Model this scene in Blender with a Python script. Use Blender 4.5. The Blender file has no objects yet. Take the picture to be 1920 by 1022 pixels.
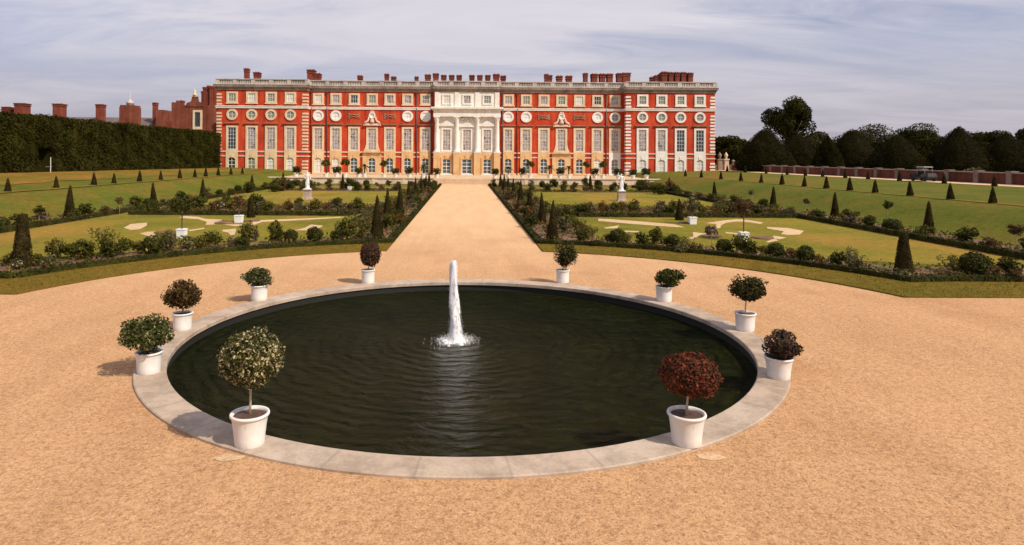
import bpy, math, random
import numpy as np
from mathutils import Vector, Matrix
PI = math.pi
R = math.radians
sc = bpy.context.scene
COL = sc.collection

# ------------------------------------------------------------------ camera
FPX, CX, CY = 1230.0, 887.0, 294.0
YAW, ROLL, CAMZ = R(0.7), R(0.35), 4.5
fw = Vector((math.sin(YAW), math.cos(YAW), 0))
rt = Vector((math.cos(YAW) * math.cos(ROLL), -math.sin(YAW) * math.cos(ROLL), math.sin(ROLL)))
up = rt.cross(fw)
cd = bpy.data.cameras.new('camera')
cam = bpy.data.objects.new('camera', cd)
COL.objects.link(cam)
sc.camera = cam
m = Matrix((rt, up, -fw)).transposed().to_4x4()
m.translation = Vector((0, 0, CAMZ))
cam.matrix_world = m
cd.sensor_width = 36
cd.lens = 36 * FPX / 1920
cd.shift_x = (960 - CX) / 1920
cd.shift_y = (CY - 511) / 1920
cd.clip_end = 6000
cd.clip_start = 0.1


def at(px, py, z=0.0):
    """ground point seen at a photo pixel, on the level z"""
    d = fw + rt * ((px - CX) / FPX) + up * (-(py - CY) / FPX)
    t = (z - CAMZ) / d.z
    return d.x * t, d.y * t


# ------------------------------------------------------------------ object helpers
def tag(o, label=None, cat=None, group=None, kind=None):
    if label: o['label'] = label
    if cat: o['category'] = cat
    if group: o['group'] = group
    if kind: o['kind'] = kind
    return o


def empty(name, loc, rz=0, label=None, cat=None, group=None):
    o = bpy.data.objects.new(name, None)
    o.empty_display_size = 0.2
    COL.objects.link(o)
    o.location = loc
    o.rotation_euler = (0, 0, rz)
    return tag(o, label, cat, group)


def link(name, me, parent=None, loc=None):
    o = bpy.data.objects.new(name, me)
    COL.objects.link(o)
    if parent: o.parent = parent
    if loc is not None: o.location = loc
    return o


KIDS = {}


def copy_tree(o, parent=None):
    c = o.copy()
    COL.objects.link(c)
    if parent: c.parent = parent
    for ch in [x for x in o.children]:
        copy_tree(ch, c)
    return c


class MB:
    def __init__(s):
        s.v, s.f, s.sm = [], [], []

    def quadpts(s, pts, smooth=False):
        n = len(s.v)
        s.v += [tuple(p) for p in pts]
        s.f.append(tuple(range(n, n + len(pts))))
        s.sm.append(smooth)

    def box(s, x0, x1, y0, y1, z0, z1):
        n = len(s.v)
        s.v += [(x0, y0, z0), (x1, y0, z0), (x1, y1, z0), (x0, y1, z0), (x0, y0, z1), (x1, y0, z1), (x1, y1, z1), (x0, y1, z1)]
        for q in ((0, 3, 2, 1), (4, 5, 6, 7), (0, 1, 5, 4), (1, 2, 6, 5), (2, 3, 7, 6), (3, 0, 4, 7)):
            s.f.append(tuple(n + i for i in q)); s.sm.append(False)
        return s

    def taper(s, cx, cy, z0, z1, a0, b0, a1, b1):
        n = len(s.v)
        for z, a, b in ((z0, a0, b0), (z1, a1, b1)):
            s.v += [(cx - a, cy - b, z), (cx + a, cy - b, z), (cx + a, cy + b, z), (cx - a, cy + b, z)]
        for q in ((0, 3, 2, 1), (4, 5, 6, 7), (0, 1, 5, 4), (1, 2, 6, 5), (2, 3, 7, 6), (3, 0, 4, 7)):
            s.f.append(tuple(n + i for i in q)); s.sm.append(False)
        return s

    def lathe(s, prof, n=20, c=(0, 0, 0), cap=True, smooth=True):
        b = len(s.v)
        for r, z in prof:
            for k in range(n):
                a = 2 * PI * k / n
                s.v.append((c[0] + r * math.cos(a), c[1] + r * math.sin(a), c[2] + z))
        for i in range(len(prof) - 1):
            for k in range(n):
                k2 = (k + 1) % n
                s.f.append((b + i * n + k, b + i * n + k2, b + (i + 1) * n + k2, b + (i + 1) * n + k)); s.sm.append(smooth)
        if cap:
            s.f.append(tuple(b + k for k in range(n))[::-1]); s.sm.append(False)
            s.f.append(tuple(b + (len(prof) - 1) * n + k for k in range(n))); s.sm.append(False)
        return s

    def tube(s, pts, rad, n=8, smooth=True):
        pts = [Vector(p) for p in pts]
        if not hasattr(rad, '__len__'): rad = [rad] * len(pts)
        b = len(s.v)
        for i, p in enumerate(pts):
            t = (pts[min(i + 1, len(pts) - 1)] - pts[max(i - 1, 0)]).normalized()
            u = t.orthogonal().normalized() if abs(t.z) < 0.99 else Vector((1, 0, 0))
            if i and abs(t.z) < 0.99: u = (pu - t * pu.dot(t)).normalized()
            pu = u
            w = t.cross(u).normalized()
            for k in range(n):
                a = 2 * PI * k / n
                s.v.append(tuple(p + (u * math.cos(a) + w * math.sin(a)) * rad[i]))
        for i in range(len(pts) - 1):
            for k in range(n):
                k2 = (k + 1) % n
                s.f.append((b + i * n + k, b + i * n + k2, b + (i + 1) * n + k2, b + (i + 1) * n + k)); s.sm.append(smooth)
        s.f.append(tuple(b + k for k in range(n))[::-1]); s.sm.append(False)
        s.f.append(tuple(b + (len(pts) - 1) * n + k for k in range(n))); s.sm.append(False)
        return s

    def prism(s, poly, z0, z1, axis='z', d0=None):
        """polygon in xy extruded in z; axis 'y': polygon in xz extruded from y=z0 to y=z1"""
        n = len(s.v)
        k = len(poly)
        if axis == 'z':
            s.v += [(x, y, z0) for x, y in poly] + [(x, y, z1) for x, y in poly]
        else:
            s.v += [(x, z0, z) for x, z in poly] + [(x, z1, z) for x, z in poly]
        s.f.append(tuple(n + i for i in range(k))[::-1]); s.sm.append(False)
        s.f.append(tuple(n + k + i for i in range(k))); s.sm.append(False)
        for i in range(k):
            j = (i + 1) % k
            s.f.append((n + i, n + j, n + k + j, n + k + i)); s.sm.append(False)
        return s

    def ring(s, inner, outer, yf, yb):
        """a flat frame in the xz plane: front at yf, back at yb (yf < yb)"""
        n = len(s.v)
        k = len(inner)
        for lst, y in ((inner, yf), (outer, yf), (inner, yb), (outer, yb)):
            s.v += [(x, y, z) for x, z in lst]
        for i in range(k):
            j = (i + 1) % k
            for q in ((i, j, k + j, k + i), (2 * k + i, 2 * k + j, j, i), (k + i, k + j, 3 * k + j, 3 * k + i)):
                s.f.append(tuple(n + a for a in q)); s.sm.append(False)
        return s

    def add(s, o, dx=0, dy=0, dz=0):
        n = len(s.v)
        s.v += [(x + dx, y + dy, z + dz) for x, y, z in o.v]
        s.f += [tuple(n + i for i in q) for q in o.f]
        s.sm += o.sm
        return s

    def mesh(s, name, mat, fix=True):
        me = bpy.data.meshes.new(name)
        me.from_pydata(s.v, [], s.f)
        me.polygons.foreach_set('use_smooth', s.sm)
        if fix:
            import bmesh
            bm = bmesh.new(); bm.from_mesh(me)
            bmesh.ops.recalc_face_normals(bm, faces=bm.faces)
            big = [f for f in bm.faces if len(f.verts) > 4]
            if big: bmesh.ops.triangulate(bm, faces=big)
            bm.to_mesh(me); bm.free()
        me.materials.append(mat)
        me.update()
        return me

    def build(s, name, mat, parent=None, loc=None, fix=True):
        return link(name, s.mesh(name, mat, fix), parent, loc)


# ------------------------------------------------------------------ materials
def newmat(name):
    mt = bpy.data.materials.new(name)
    mt.use_nodes = True
    nt = mt.node_tree
    return mt, nt, nt.nodes['Principled BSDF']


def N(nt, t, **kw):
    n = nt.nodes.new(t)
    for k, v in kw.items():
        if k in n.inputs: n.inputs[k].default_value = v
        else: setattr(n, k, v)
    return n


def ramp(nt, fac, stops, interp='LINEAR'):
    n = nt.nodes.new('ShaderNodeValToRGB')
    n.color_ramp.interpolation = interp
    e = n.color_ramp.elements
    while len(e) < len(stops): e.new(0.5)
    for el, (p, c) in zip(e, stops):
        el.position = p
        el.color = (*c, 1) if len(c) == 3 else c
    nt.links.new(fac, n.inputs[0])
    return n.outputs[0]


def mix(nt, fac, a, b, mode='MIX'):
    n = nt.nodes.new('ShaderNodeMix')
    n.data_type = 'RGBA'; n.blend_type = mode
    for idx, v in ((0, fac), (6, a), (7, b)):
        if hasattr(v, 'is_linked') or isinstance(v, bpy.types.NodeSocket): nt.links.new(v, n.inputs[idx])
        else: n.inputs[idx].default_value = v if idx == 0 else (*v, 1)
    return n.outputs[2]


def noise(nt, vec, scale, detail=4, rough=0.55, dist=0.0):
    n = N(nt, 'ShaderNodeTexNoise', Scale=scale, Detail=detail, Roughness=rough, Distortion=dist)
    nt.links.new(vec, n.inputs['Vector'])
    return n.outputs['Fac']


def coord(nt, which='Object', scale=None):
    c = nt.nodes.new('ShaderNodeTexCoord').outputs[which]
    if scale:
        mp = N(nt, 'ShaderNodeMapping')
        mp.inputs['Scale'].default_value = scale
        nt.links.new(c, mp.inputs['Vector'])
        c = mp.outputs[0]
    return c


def bump(nt, h, strength, dist, bs):
    b = N(nt, 'ShaderNodeBump', Strength=strength, Distance=dist)
    nt.links.new(h, b.inputs['Height'])
    nt.links.new(b.outputs[0], bs.inputs['Normal'])


def surf(name, c1, c2, scale=1.0, rough=0.8, c3=None, fine=None, bumpv=0.0, lo=0.35, hi=0.65):
    """mottled solid material"""
    mt, nt, bs = newmat(name)
    co = coord(nt)
    f = noise(nt, co, scale, 6, 0.6)
    st = [(lo, c1), (hi, c2)] if c3 is None else [(lo, c1), ((lo + hi) / 2, c2), (hi, c3)]
    col = ramp(nt, f, st)
    if fine:
        f2 = noise(nt, co, fine, 3, 0.6)
        col = mix(nt, 0.35, col, ramp(nt, f2, [(0.3, (0.35, 0.35, 0.35)), (0.7, (1, 1, 1))]), 'MULTIPLY')
        if bumpv: bump(nt, f2, bumpv, 0.02, bs)
    nt.links.new(col, bs.inputs['Base Color'])
    bs.inputs['Roughness'].default_value = rough
    return mt


def leafmat(name, cols, stops=None, big=1.2, trans=0.3, rough=0.6, patch=None, spec=0.1):
    """leaf colours vary leaf by leaf, and in soft patches"""
    mt, nt, bs = newmat(name)
    g = nt.nodes.new('ShaderNodeNewGeometry')
    n = len(cols)
    stops = stops or [i / n for i in range(n)]
    col = ramp(nt, g.outputs['Random Per Island'], list(zip(stops, cols)), 'CONSTANT')
    f = noise(nt, coord(nt), big, 3)
    col = mix(nt, 1.0, col, ramp(nt, f, [(0.3, (0.55, 0.55, 0.55)), (0.7, (1.35, 1.3, 1.2))]), 'MULTIPLY')
    if patch:
        f = noise(nt, coord(nt), patch[1], 3)
        col = mix(nt, ramp(nt, f, [(0.5, (0, 0, 0)), (0.68, (1, 1, 1))]), col, patch[0])
    nt.links.new(col, bs.inputs['Base Color'])
    bs.inputs['Roughness'].default_value = rough
    bs.inputs['Specular IOR Level'].default_value = spec
    if trans:
        tr = N(nt, 'ShaderNodeBsdfTranslucent')
        nt.links.new(col, tr.inputs[0])
        mx = N(nt, 'ShaderNodeMixShader')
        mx.inputs[0].default_value = trans
        nt.links.new(bs.outputs[0], mx.inputs[1]); nt.links.new(tr.outputs[0], mx.inputs[2])
        nt.links.new(mx.outputs[0], nt.nodes['Material Output'].inputs[0])
    return mt


M = {}


def mth0(nt, a, k):
    n = N(nt, 'ShaderNodeMath', operation='MULTIPLY')
    nt.links.new(a, n.inputs[0]); n.inputs[1].default_value = k
    return n.outputs[0]


def make_gravel(name, base, dark, light, worn=None):
    mt, nt, bs = newmat(name)
    co = coord(nt)
    f1 = noise(nt, co, 0.22, 5, 0.6)
    col = ramp(nt, f1, [(0.3, base), (0.52, tuple(b * k for b, k in zip(base, (1.05, 1.07, 1.1)))), (0.72, tuple(b * k for b, k in zip(base, (0.84, 0.78, 0.72))))])
    f2 = noise(nt, co, 9, 4, 0.7)
    col = mix(nt, ramp(nt, f2, [(0.36, (0.42, 0.42, 0.42)), (0.52, (0, 0, 0))]), col, dark)
    f3 = noise(nt, co, 38, 4, 0.75)
    col = mix(nt, ramp(nt, f3, [(0.32, (0.85, 0.85, 0.85)), (0.5, (0, 0, 0))]), col, dark)
    col = mix(nt, ramp(nt, f3, [(0.52, (0, 0, 0)), (0.7, (0.65, 0.65, 0.65))]), col, light)
    v = N(nt, 'ShaderNodeTexVoronoi', Scale=26.0)
    nt.links.new(co, v.inputs['Vector'])
    sp = ramp(nt, v.outputs['Color'], [(0.0, (0.62, 0.58, 0.55)), (0.35, (0.95, 0.95, 0.95)), (1.0, (1.12, 1.12, 1.12))])
    col = mix(nt, 0.8, col, sp, 'MULTIPLY')
    if worn:      # the trodden walk up to the palace is paler and finer than the court
        sp_ = N(nt, 'ShaderNodeSeparateXYZ'); nt.links.new(co, sp_.inputs[0])
        ma = N(nt, 'ShaderNodeMath', operation='MULTIPLY_ADD'); nt.links.new(noise(nt, co, 0.35, 4, 0.6), ma.inputs[0]); ma.inputs[1].default_value = 16.0; nt.links.new(sp_.outputs[1], ma.inputs[2])
        mr = N(nt, 'ShaderNodeMapRange', interpolation_type='SMOOTHSTEP'); nt.links.new(ma.outputs[0], mr.inputs[0])
        mr.inputs[1].default_value = 26.0; mr.inputs[2].default_value = 58.0; mr.inputs[3].default_value = 0.0; mr.inputs[4].default_value = 0.8
        col = mix(nt, mr.outputs[0], col, worn)
    # faint rake and wheel streaks
    st = noise(nt, coord(nt, 'Object', (0.9, 0.12, 1)), 1.2, 4, 0.6)
    col = mix(nt, 0.4, col, ramp(nt, st, [(0.35, (0.82, 0.79, 0.76)), (0.6, (1.06, 1.06, 1.06))]), 'MULTIPLY')
    nt.links.new(col, bs.inputs['Base Color'])
    bs.inputs['Roughness'].default_value = 0.95
    bs.inputs['Specular IOR Level'].default_value = 0.15
    bump(nt, f3, 0.75, 0.03, bs)
    return mt


def make_grass(name, a, b, c, dry):
    mt, nt, bs = newmat(name)
    co = coord(nt)
    f1 = noise(nt, co, 0.16, 6, 0.65, 0.4)
    col = ramp(nt, f1, [(0.32, a), (0.5, b), (0.66, c)])
    fd = noise(nt, coord(nt, 'Object', (1, 0.5, 1)), 0.09, 6, 0.7)
    col = mix(nt, ramp(nt, fd, [(0.5, (0, 0, 0)), (0.64, (0.9, 0.9, 0.9))]), col, dry)
    f2 = noise(nt, co, 2.6, 6, 0.75)
    col = mix(nt, 0.75, col, ramp(nt, f2, [(0.3, (0.5, 0.55, 0.45)), (0.7, (1.3, 1.25, 1.1))]), 'MULTIPLY')
    f3 = noise(nt, co, 30, 3, 0.7)
    col = mix(nt, 0.7, col, ramp(nt, f3, [(0.32, (0.4, 0.45, 0.35)), (0.65, (1.25, 1.2, 1.1))]), 'MULTIPLY')
    nt.links.new(col, bs.inputs['Base Color'])
    bs.inputs['Roughness'].default_value = 0.9
    bs.inputs['Specular IOR Level'].default_value = 0.1
    bump(nt, f3, 0.9, 0.06, bs)
    return mt


M['gravel'] = make_gravel('gravel', (0.565, 0.326, 0.162), (0.25, 0.116, 0.05), (0.74, 0.51, 0.32), (0.70, 0.46, 0.265))
M['scroll'] = make_gravel('scroll sand', (0.6, 0.425, 0.25), (0.4, 0.27, 0.13), (0.7, 0.53, 0.36))
M['sand'] = make_gravel('sand', (0.66, 0.46, 0.28), (0.45, 0.28, 0.14), (0.78, 0.6, 0.42))
M['terrace'] = make_gravel('terrace', (0.62, 0.44, 0.28), (0.4, 0.26, 0.15), (0.74, 0.58, 0.42))
M['grass'] = make_grass('grass', (0.088, 0.118, 0.014), (0.13, 0.14, 0.018), (0.18, 0.14, 0.023), (0.24, 0.135, 0.03))
M['lawn'] = make_grass('lawn', (0.15, 0.155, 0.018), (0.235, 0.205, 0.028), (0.30, 0.23, 0.036), (0.38, 0.225, 0.05))
M['turf'] = make_grass('turf', (0.15, 0.12, 0.014), (0.2, 0.135, 0.018), (0.24, 0.135, 0.02), (0.28, 0.115, 0.022))
M['drygrass'] = make_grass('dry grass', (0.14, 0.135, 0.02), (0.2, 0.15, 0.025), (0.27, 0.16, 0.032), (0.36, 0.17, 0.045))
M['soil'] = surf('soil', (0.09, 0.05, 0.025), (0.17, 0.09, 0.045), 1.5, 0.95, (0.28, 0.14, 0.075), fine=18, bumpv=0.5)
M['potsoil'] = surf('potting soil', (0.06, 0.03, 0.02), (0.13, 0.065, 0.045), 9, 0.95, fine=60, bumpv=0.5)
mt, nt, bs = newmat('white painted pot')
co = coord(nt)
col = ramp(nt, noise(nt, co, 3, 5, 0.6), [(0.25, (0.66, 0.63, 0.59)), (0.6, (0.76, 0.735, 0.695))])
st = noise(nt, coord(nt, 'Object', (9, 9, 1.2)), 1.0, 6, 0.7)
col = mix(nt, ramp(nt, st, [(0.55, (0, 0, 0)), (0.75, (0.55, 0.55, 0.55))]), col, (0.42, 0.36, 0.28))
col = mix(nt, ramp(nt, noise(nt, co, 30, 5, 0.7), [(0.6, (0, 0, 0)), (0.72, (0.6, 0.6, 0.6))]), col, (0.4, 0.33, 0.25))
nt.links.new(col, bs.inputs['Base Color']); bs.inputs['Roughness'].default_value = 0.6
M['whitepot'] = mt
M['stem'] = surf('pale bark', (0.3, 0.23, 0.16), (0.52, 0.44, 0.34), 14, 0.8)
M['bark'] = surf('bark', (0.07, 0.045, 0.03), (0.14, 0.1, 0.07), 6, 0.9)
M['marble'] = surf('marble', (0.72, 0.7, 0.7), (0.85, 0.84, 0.83), 3, 0.5)
M['pedestal'] = surf('pedestal stone', (0.34, 0.25, 0.2), (0.5, 0.4, 0.32), 2, 0.85)


def make_brick(name, a, b, c):
    mt, nt, bs = newmat(name)
    co = coord(nt)
    f = noise(nt, co, 0.35, 7, 0.65)
    col = ramp(nt, f, [(0.32, a), (0.5, b), (0.68, c)])
    # courses and bricks, small at this distance
    sep = N(nt, 'ShaderNodeSeparateXYZ'); nt.links.new(co, sep.inputs[0])
    ad = N(nt, 'ShaderNodeMath', operation='ADD'); nt.links.new(sep.outputs[0], ad.inputs[0]); nt.links.new(sep.outputs[1], ad.inputs[1])
    cb = N(nt, 'ShaderNodeCombineXYZ'); nt.links.new(ad.outputs[0], cb.inputs[0]); nt.links.new(sep.outputs[2], cb.inputs[1])
    br = N(nt, 'ShaderNodeTexBrick', Scale=1.0)
    br.inputs['Brick Width'].default_value = 0.24; br.inputs['Row Height'].default_value = 0.085
    br.inputs['Mortar Size'].default_value = 0.008
    br.inputs['Color1'].default_value = (0.78, 0.78, 0.78, 1); br.inputs['Color2'].default_value = (1.2, 1.15, 1.1, 1)
    br.inputs['Mortar'].default_value = (1.1, 1.25, 1.3, 1)
    nt.links.new(cb.outputs[0], br.inputs['Vector'])
    col = mix(nt, 0.7, col, br.outputs['Color'], 'MULTIPLY')
    st = noise(nt, coord(nt, 'Object', (1.2, 1.2, 0.1)), 1.0, 5, 0.6)
    col = mix(nt, 0.9, col, ramp(nt, st, [(0.32, (0.62, 0.56, 0.56)), (0.52, (1.0, 1.0, 1.0)), (0.7, (1.1, 1.16, 1.16))]), 'MULTIPLY')
    nt.links.new(col, bs.inputs['Base Color'])
    bs.inputs['Roughness'].default_value = 0.9
    bs.inputs['Specular IOR Level'].default_value = 0.2
    return mt


M['brick'] = make_brick('red brick', (0.40, 0.04, 0.016), (0.50, 0.058, 0.022), (0.56, 0.082, 0.03))
M['oldbrick'] = make_brick('old brick', (0.15, 0.04, 0.024), (0.2, 0.058, 0.034), (0.25, 0.08, 0.046))
M['chimbrick'] = make_brick('chimney brick', (0.14, 0.035, 0.025), (0.2, 0.05, 0.032), (0.25, 0.065, 0.04))
M['wallbrick'] = make_brick('wall brick', (0.09, 0.03, 0.022), (0.12, 0.04, 0.028), (0.15, 0.052, 0.036))


def make_stone(name, a, b, streak=0.5, sc_=0.8):
    mt, nt, bs = newmat(name)
    co = coord(nt)
    f = noise(nt, co, sc_, 6, 0.65)
    col = ramp(nt, f, [(0.35, a), (0.62, b)])
    st = noise(nt, coord(nt, 'Object', (1.6, 1.6, 0.2)), 1.4, 5, 0.65)
    col = mix(nt, streak, col, ramp(nt, st, [(0.36, (0.62, 0.58, 0.55)), (0.55, (1, 1, 1))]), 'MULTIPLY')
    nt.links.new(col, bs.inputs['Base Color'])
    bs.inputs['Roughness'].default_value = 0.85
    return mt


M['stone_white'] = make_stone('white stone', (0.72, 0.67, 0.6), (0.84, 0.8, 0.73), 0.28)
M['stone_cream'] = make_stone('cream stone', (0.62, 0.47, 0.29), (0.74, 0.6, 0.42), 0.3)
M['stone_gold'] = make_stone('golden stone', (0.66, 0.48, 0.26), (0.76, 0.6, 0.38), 0.3)
M['sandstone'] = make_stone('yellow sandstone', (0.6, 0.36, 0.15), (0.7, 0.47, 0.24), 0.4)
M['stone_grey'] = make_stone('weathered grey stone', (0.2, 0.15, 0.12), (0.36, 0.29, 0.24), 0.6, 0.5)
M['stone_pale'] = make_stone('pale weathered stone', (0.42, 0.36, 0.32), (0.6, 0.54, 0.48), 0.55, 0.4)
M['stone_pink'] = make_stone('pinkish stone', (0.6, 0.42, 0.31), (0.74, 0.57, 0.44), 0.4)
M['stone_brown'] = make_stone('brown carved stone', (0.24, 0.13, 0.08), (0.36, 0.22, 0.13), 0.4)
M['pier'] = make_stone('pier stone', (0.15, 0.11, 0.09), (0.25, 0.19, 0.16), 0.5)
M['lead'] = surf('lead roof', (0.16, 0.16, 0.17), (0.24, 0.24, 0.25), 0.6, 0.6)
M['slate'] = surf('slate', (0.09, 0.07, 0.07), (0.15, 0.11, 0.1), 0.8, 0.7)
M['white_paint'] = surf('white paint', (0.74, 0.74, 0.72), (0.82, 0.82, 0.8), 2, 0.5)
M['pipe_and_shade'] = surf('dark pipe paint', (0.08, 0.03, 0.03), (0.12, 0.05, 0.04), 2, 0.5)
M['black_paint'] = surf('black paint', (0.012, 0.012, 0.014), (0.03, 0.03, 0.033), 3, 0.4)
M['rubber'] = surf('rubber', (0.015, 0.015, 0.015), (0.025, 0.025, 0.025), 4, 0.85)
M['metal'] = surf('grey metal', (0.2, 0.2, 0.2), (0.3, 0.3, 0.3), 4, 0.4)
M['tan'] = surf('tan canvas', (0.13, 0.1, 0.05), (0.2, 0.15, 0.08), 3, 0.85)


def make_glass(name, cols, rough=0.12, scale=0.9):
    """window glass: dark panes with curtains and rooms dimly seen behind"""
    mt, nt, bs = newmat(name)
    f = noise(nt, coord(nt, 'Object', (1, 1, 0.6)), scale, 4, 0.7, 0.6)
    n = len(cols)
    col = ramp(nt, f, [(0.3 + 0.4 * i / max(1, n - 1), c) for i, c in enumerate(cols)])
    nt.links.new(col, bs.inputs['Base Color'])
    bs.inputs['Roughness'].default_value = rough
    return mt


M['glass_dark'] = make_glass('dark window glass', [(0.02, 0.03, 0.035), (0.06, 0.075, 0.08)])
M['glass_blue'] = make_glass('bluish window glass', [(0.035, 0.055, 0.065), (0.1, 0.14, 0.15)])
M['glass_green'] = make_glass('greenish window glass', [(0.16, 0.17, 0.12), (0.3, 0.3, 0.22)])
M['glass_lace'] = make_glass('curtained window', [(0.035, 0.028, 0.028), (0.2, 0.16, 0.15), (0.46, 0.39, 0.34), (0.26, 0.2, 0.19), (0.05, 0.045, 0.05)], 0.25, 1.1)
M['blind'] = make_glass('white blind behind glass', [(0.6, 0.57, 0.47), (0.76, 0.73, 0.66)], 0.4, 0.6)

# foliage
M['yew'] = leafmat('yew', [(0.030, 0.026, 0.010), (0.048, 0.036, 0.014), (0.036, 0.032, 0.010), (0.062, 0.044, 0.018)], big=2.0, trans=0.1, spec=0.02)
M['yewtree'] = leafmat('yew tree', [(0.012, 0.0115, 0.0028), (0.018, 0.016, 0.0035), (0.015, 0.0135, 0.0035), (0.024, 0.020, 0.0045)], big=0.35, trans=0.08, spec=0.02)
M['hornbeam'] = leafmat('hornbeam', [(0.025, 0.028, 0.005), (0.038, 0.038, 0.007), (0.032, 0.03, 0.007), (0.05, 0.044, 0.011)], big=0.3, trans=0.08, spec=0.02)
M['oak'] = leafmat('oak', [(0.024, 0.027, 0.005), (0.038, 0.040, 0.008), (0.03, 0.03, 0.006), (0.055, 0.051, 0.011)], big=0.3, trans=0.15, spec=0.02)
M['paletree'] = leafmat('pale tree', [(0.03, 0.031, 0.008), (0.044, 0.042, 0.012), (0.052, 0.048, 0.015)], big=0.3, trans=0.15)
M['box'] = leafmat('box', [(0.03, 0.037, 0.005), (0.045, 0.05, 0.007), (0.038, 0.04, 0.007), (0.065, 0.064, 0.011)], big=2.5, trans=0.12)
M['edging'] = leafmat('box edging', [(0.028, 0.032, 0.005), (0.04, 0.042, 0.007), (0.05, 0.046, 0.010)], big=1.2, trans=0.1)
M['shrub'] = leafmat('green shrub', [(0.055, 0.066, 0.009), (0.085, 0.09, 0.013), (0.07, 0.066, 0.013), (0.13, 0.12, 0.022)], big=2.5)
M['lime'] = leafmat('light green plant', [(0.10, 0.102, 0.018), (0.15, 0.14, 0.025), (0.13, 0.10, 0.025), (0.20, 0.17, 0.045)], big=2.5)
M['silver'] = leafmat('silvery plant', [(0.11, 0.105, 0.045), (0.17, 0.15, 0.075), (0.20, 0.165, 0.09), (0.09, 0.075, 0.03)], big=2.5)
M['lavender'] = leafmat('lavender', [(0.085, 0.075, 0.024), (0.11, 0.085, 0.04), (0.19, 0.12, 0.13), (0.24, 0.16, 0.16)], [0, 0.3, 0.55, 0.85], big=2.5)
M['pink'] = leafmat('pink flowers', [(0.075, 0.075, 0.016), (0.11, 0.09, 0.025), (0.32, 0.13, 0.08), (0.42, 0.22, 0.15)], [0, 0.35, 0.68, 0.88], big=2.5)
M['redfl'] = leafmat('red flowers', [(0.075, 0.07, 0.016), (0.11, 0.08, 0.02), (0.22, 0.065, 0.025), (0.28, 0.10, 0.04)], [0, 0.35, 0.65, 0.88], big=2.5)
M['whitefl'] = leafmat('white flowers', [(0.075, 0.078, 0.018), (0.12, 0.105, 0.03), (0.5, 0.43, 0.3)], [0, 0.45, 0.8], big=2.5)
M['bronze'] = leafmat('bronze shrub', [(0.075, 0.042, 0.018), (0.11, 0.06, 0.026), (0.085, 0.065, 0.022), (0.15, 0.085, 0.04)], big=2.5)
M['flowers'] = leafmat('mixed low flowers', [(0.085, 0.085, 0.016), (0.12, 0.105, 0.024), (0.13, 0.085, 0.03), (0.26, 0.12, 0.07), (0.18, 0.12, 0.10), (0.38, 0.3, 0.2), (0.26, 0.19, 0.04)],
                      [0, 0.36, 0.66, 0.86, 0.91, 0.95, 0.97], big=0.6)
# the ten pots round the pool
M['p_white'] = leafmat('white flecked holly', [(0.035, 0.038, 0.009), (0.06, 0.058, 0.014), (0.10, 0.095, 0.03), (0.42, 0.37, 0.22)], [0, 0.3, 0.52, 0.7], big=4, trans=0.1)
M['p_red'] = leafmat('red standard', [(0.04, 0.026, 0.01), (0.075, 0.034, 0.016), (0.15, 0.035, 0.02), (0.22, 0.05, 0.028)], [0, 0.25, 0.5, 0.83], big=4, trans=0.12)
M['p_oleander'] = leafmat('pale flecked bush', [(0.03, 0.042, 0.0099), (0.05, 0.06, 0.0149), (0.085, 0.09, 0.0248), (0.4, 0.36, 0.1612)], [0, 0.35, 0.66, 0.91], big=4, trans=0.12)
M['p_bronze'] = leafmat('bronze standard', [(0.036, 0.026, 0.0087), (0.058, 0.036, 0.0112), (0.08, 0.06, 0.0161), (0.11, 0.05, 0.0186)], big=4, trans=0.1)
M['p_grey'] = leafmat('grey green bush', [(0.036, 0.046, 0.0149), (0.058, 0.068, 0.0223), (0.10, 0.105, 0.0403), (0.24, 0.22, 0.1054)], [0, 0.35, 0.7, 0.93], big=4, trans=0.1)
M['p_maroon'] = leafmat('maroon standard', [(0.036, 0.02, 0.014), (0.06, 0.03, 0.02), (0.085, 0.04, 0.028), (0.11, 0.065, 0.035)], big=4, trans=0.1)
M['p_dark'] = leafmat('dark green standard', [(0.026, 0.03, 0.0074), (0.042, 0.044, 0.0112), (0.06, 0.056, 0.0149), (0.055, 0.036, 0.0136)], big=4, trans=0.1)
M['p_green'] = leafmat('green bush', [(0.028, 0.038, 0.0087), (0.046, 0.056, 0.0124), (0.075, 0.08, 0.0186), (0.12, 0.10, 0.0372)], [0, 0.4, 0.75, 0.94], big=4, trans=0.1)
M['p_purple'] = leafmat('purple bush', [(0.036, 0.028, 0.02), (0.06, 0.036, 0.03), (0.11, 0.05, 0.05), (0.075, 0.065, 0.03)], big=4, trans=0.1)


# ------------------------------------------------------------------ foliage meshes
def leafmesh(name, P, Nn, size, mat, rng, spread=0.9, core=None, aspect=0.55, up_bias=0.0):
    """rhombic leaves at points P, roughly facing Nn"""
    n = len(P)
    d = Nn + rng.normal(0, spread * 0.6, (n, 3))
    d[:, 2] += up_bias
    d /= np.linalg.norm(d, axis=1, keepdims=True) + 1e-9
    t = rng.normal(0, 1, (n, 3))
    t -= d * (t * d).sum(1, keepdims=True)
    t /= np.linalg.norm(t, axis=1, keepdims=True) + 1e-9
    b = np.cross(d, t)
    L = (size * rng.uniform(0.65, 1.35, n))[:, None]
    W = L * aspect
    V = np.stack([P - t * L, P - b * W + d * L * 0.2, P + t * L, P + b * W + d * L * 0.2], 1).reshape(-1, 3)
    F = np.arange(n * 4).reshape(n, 4)
    V = V.tolist(); F = F.tolist()
    if core is not None:
        k = len(V)
        V += [tuple(p) for p in core.v]
        F += [[k + i for i in q] for q in core.f]
    me = bpy.data.meshes.new(name)
    me.from_pydata(V, [], F)
    me.materials.append(mat)
    me.update()
    return me


def sph(rng, n):
    v = rng.normal(0, 1, (n, 3))
    return v / np.linalg.norm(v, axis=1, keepdims=True)


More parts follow.
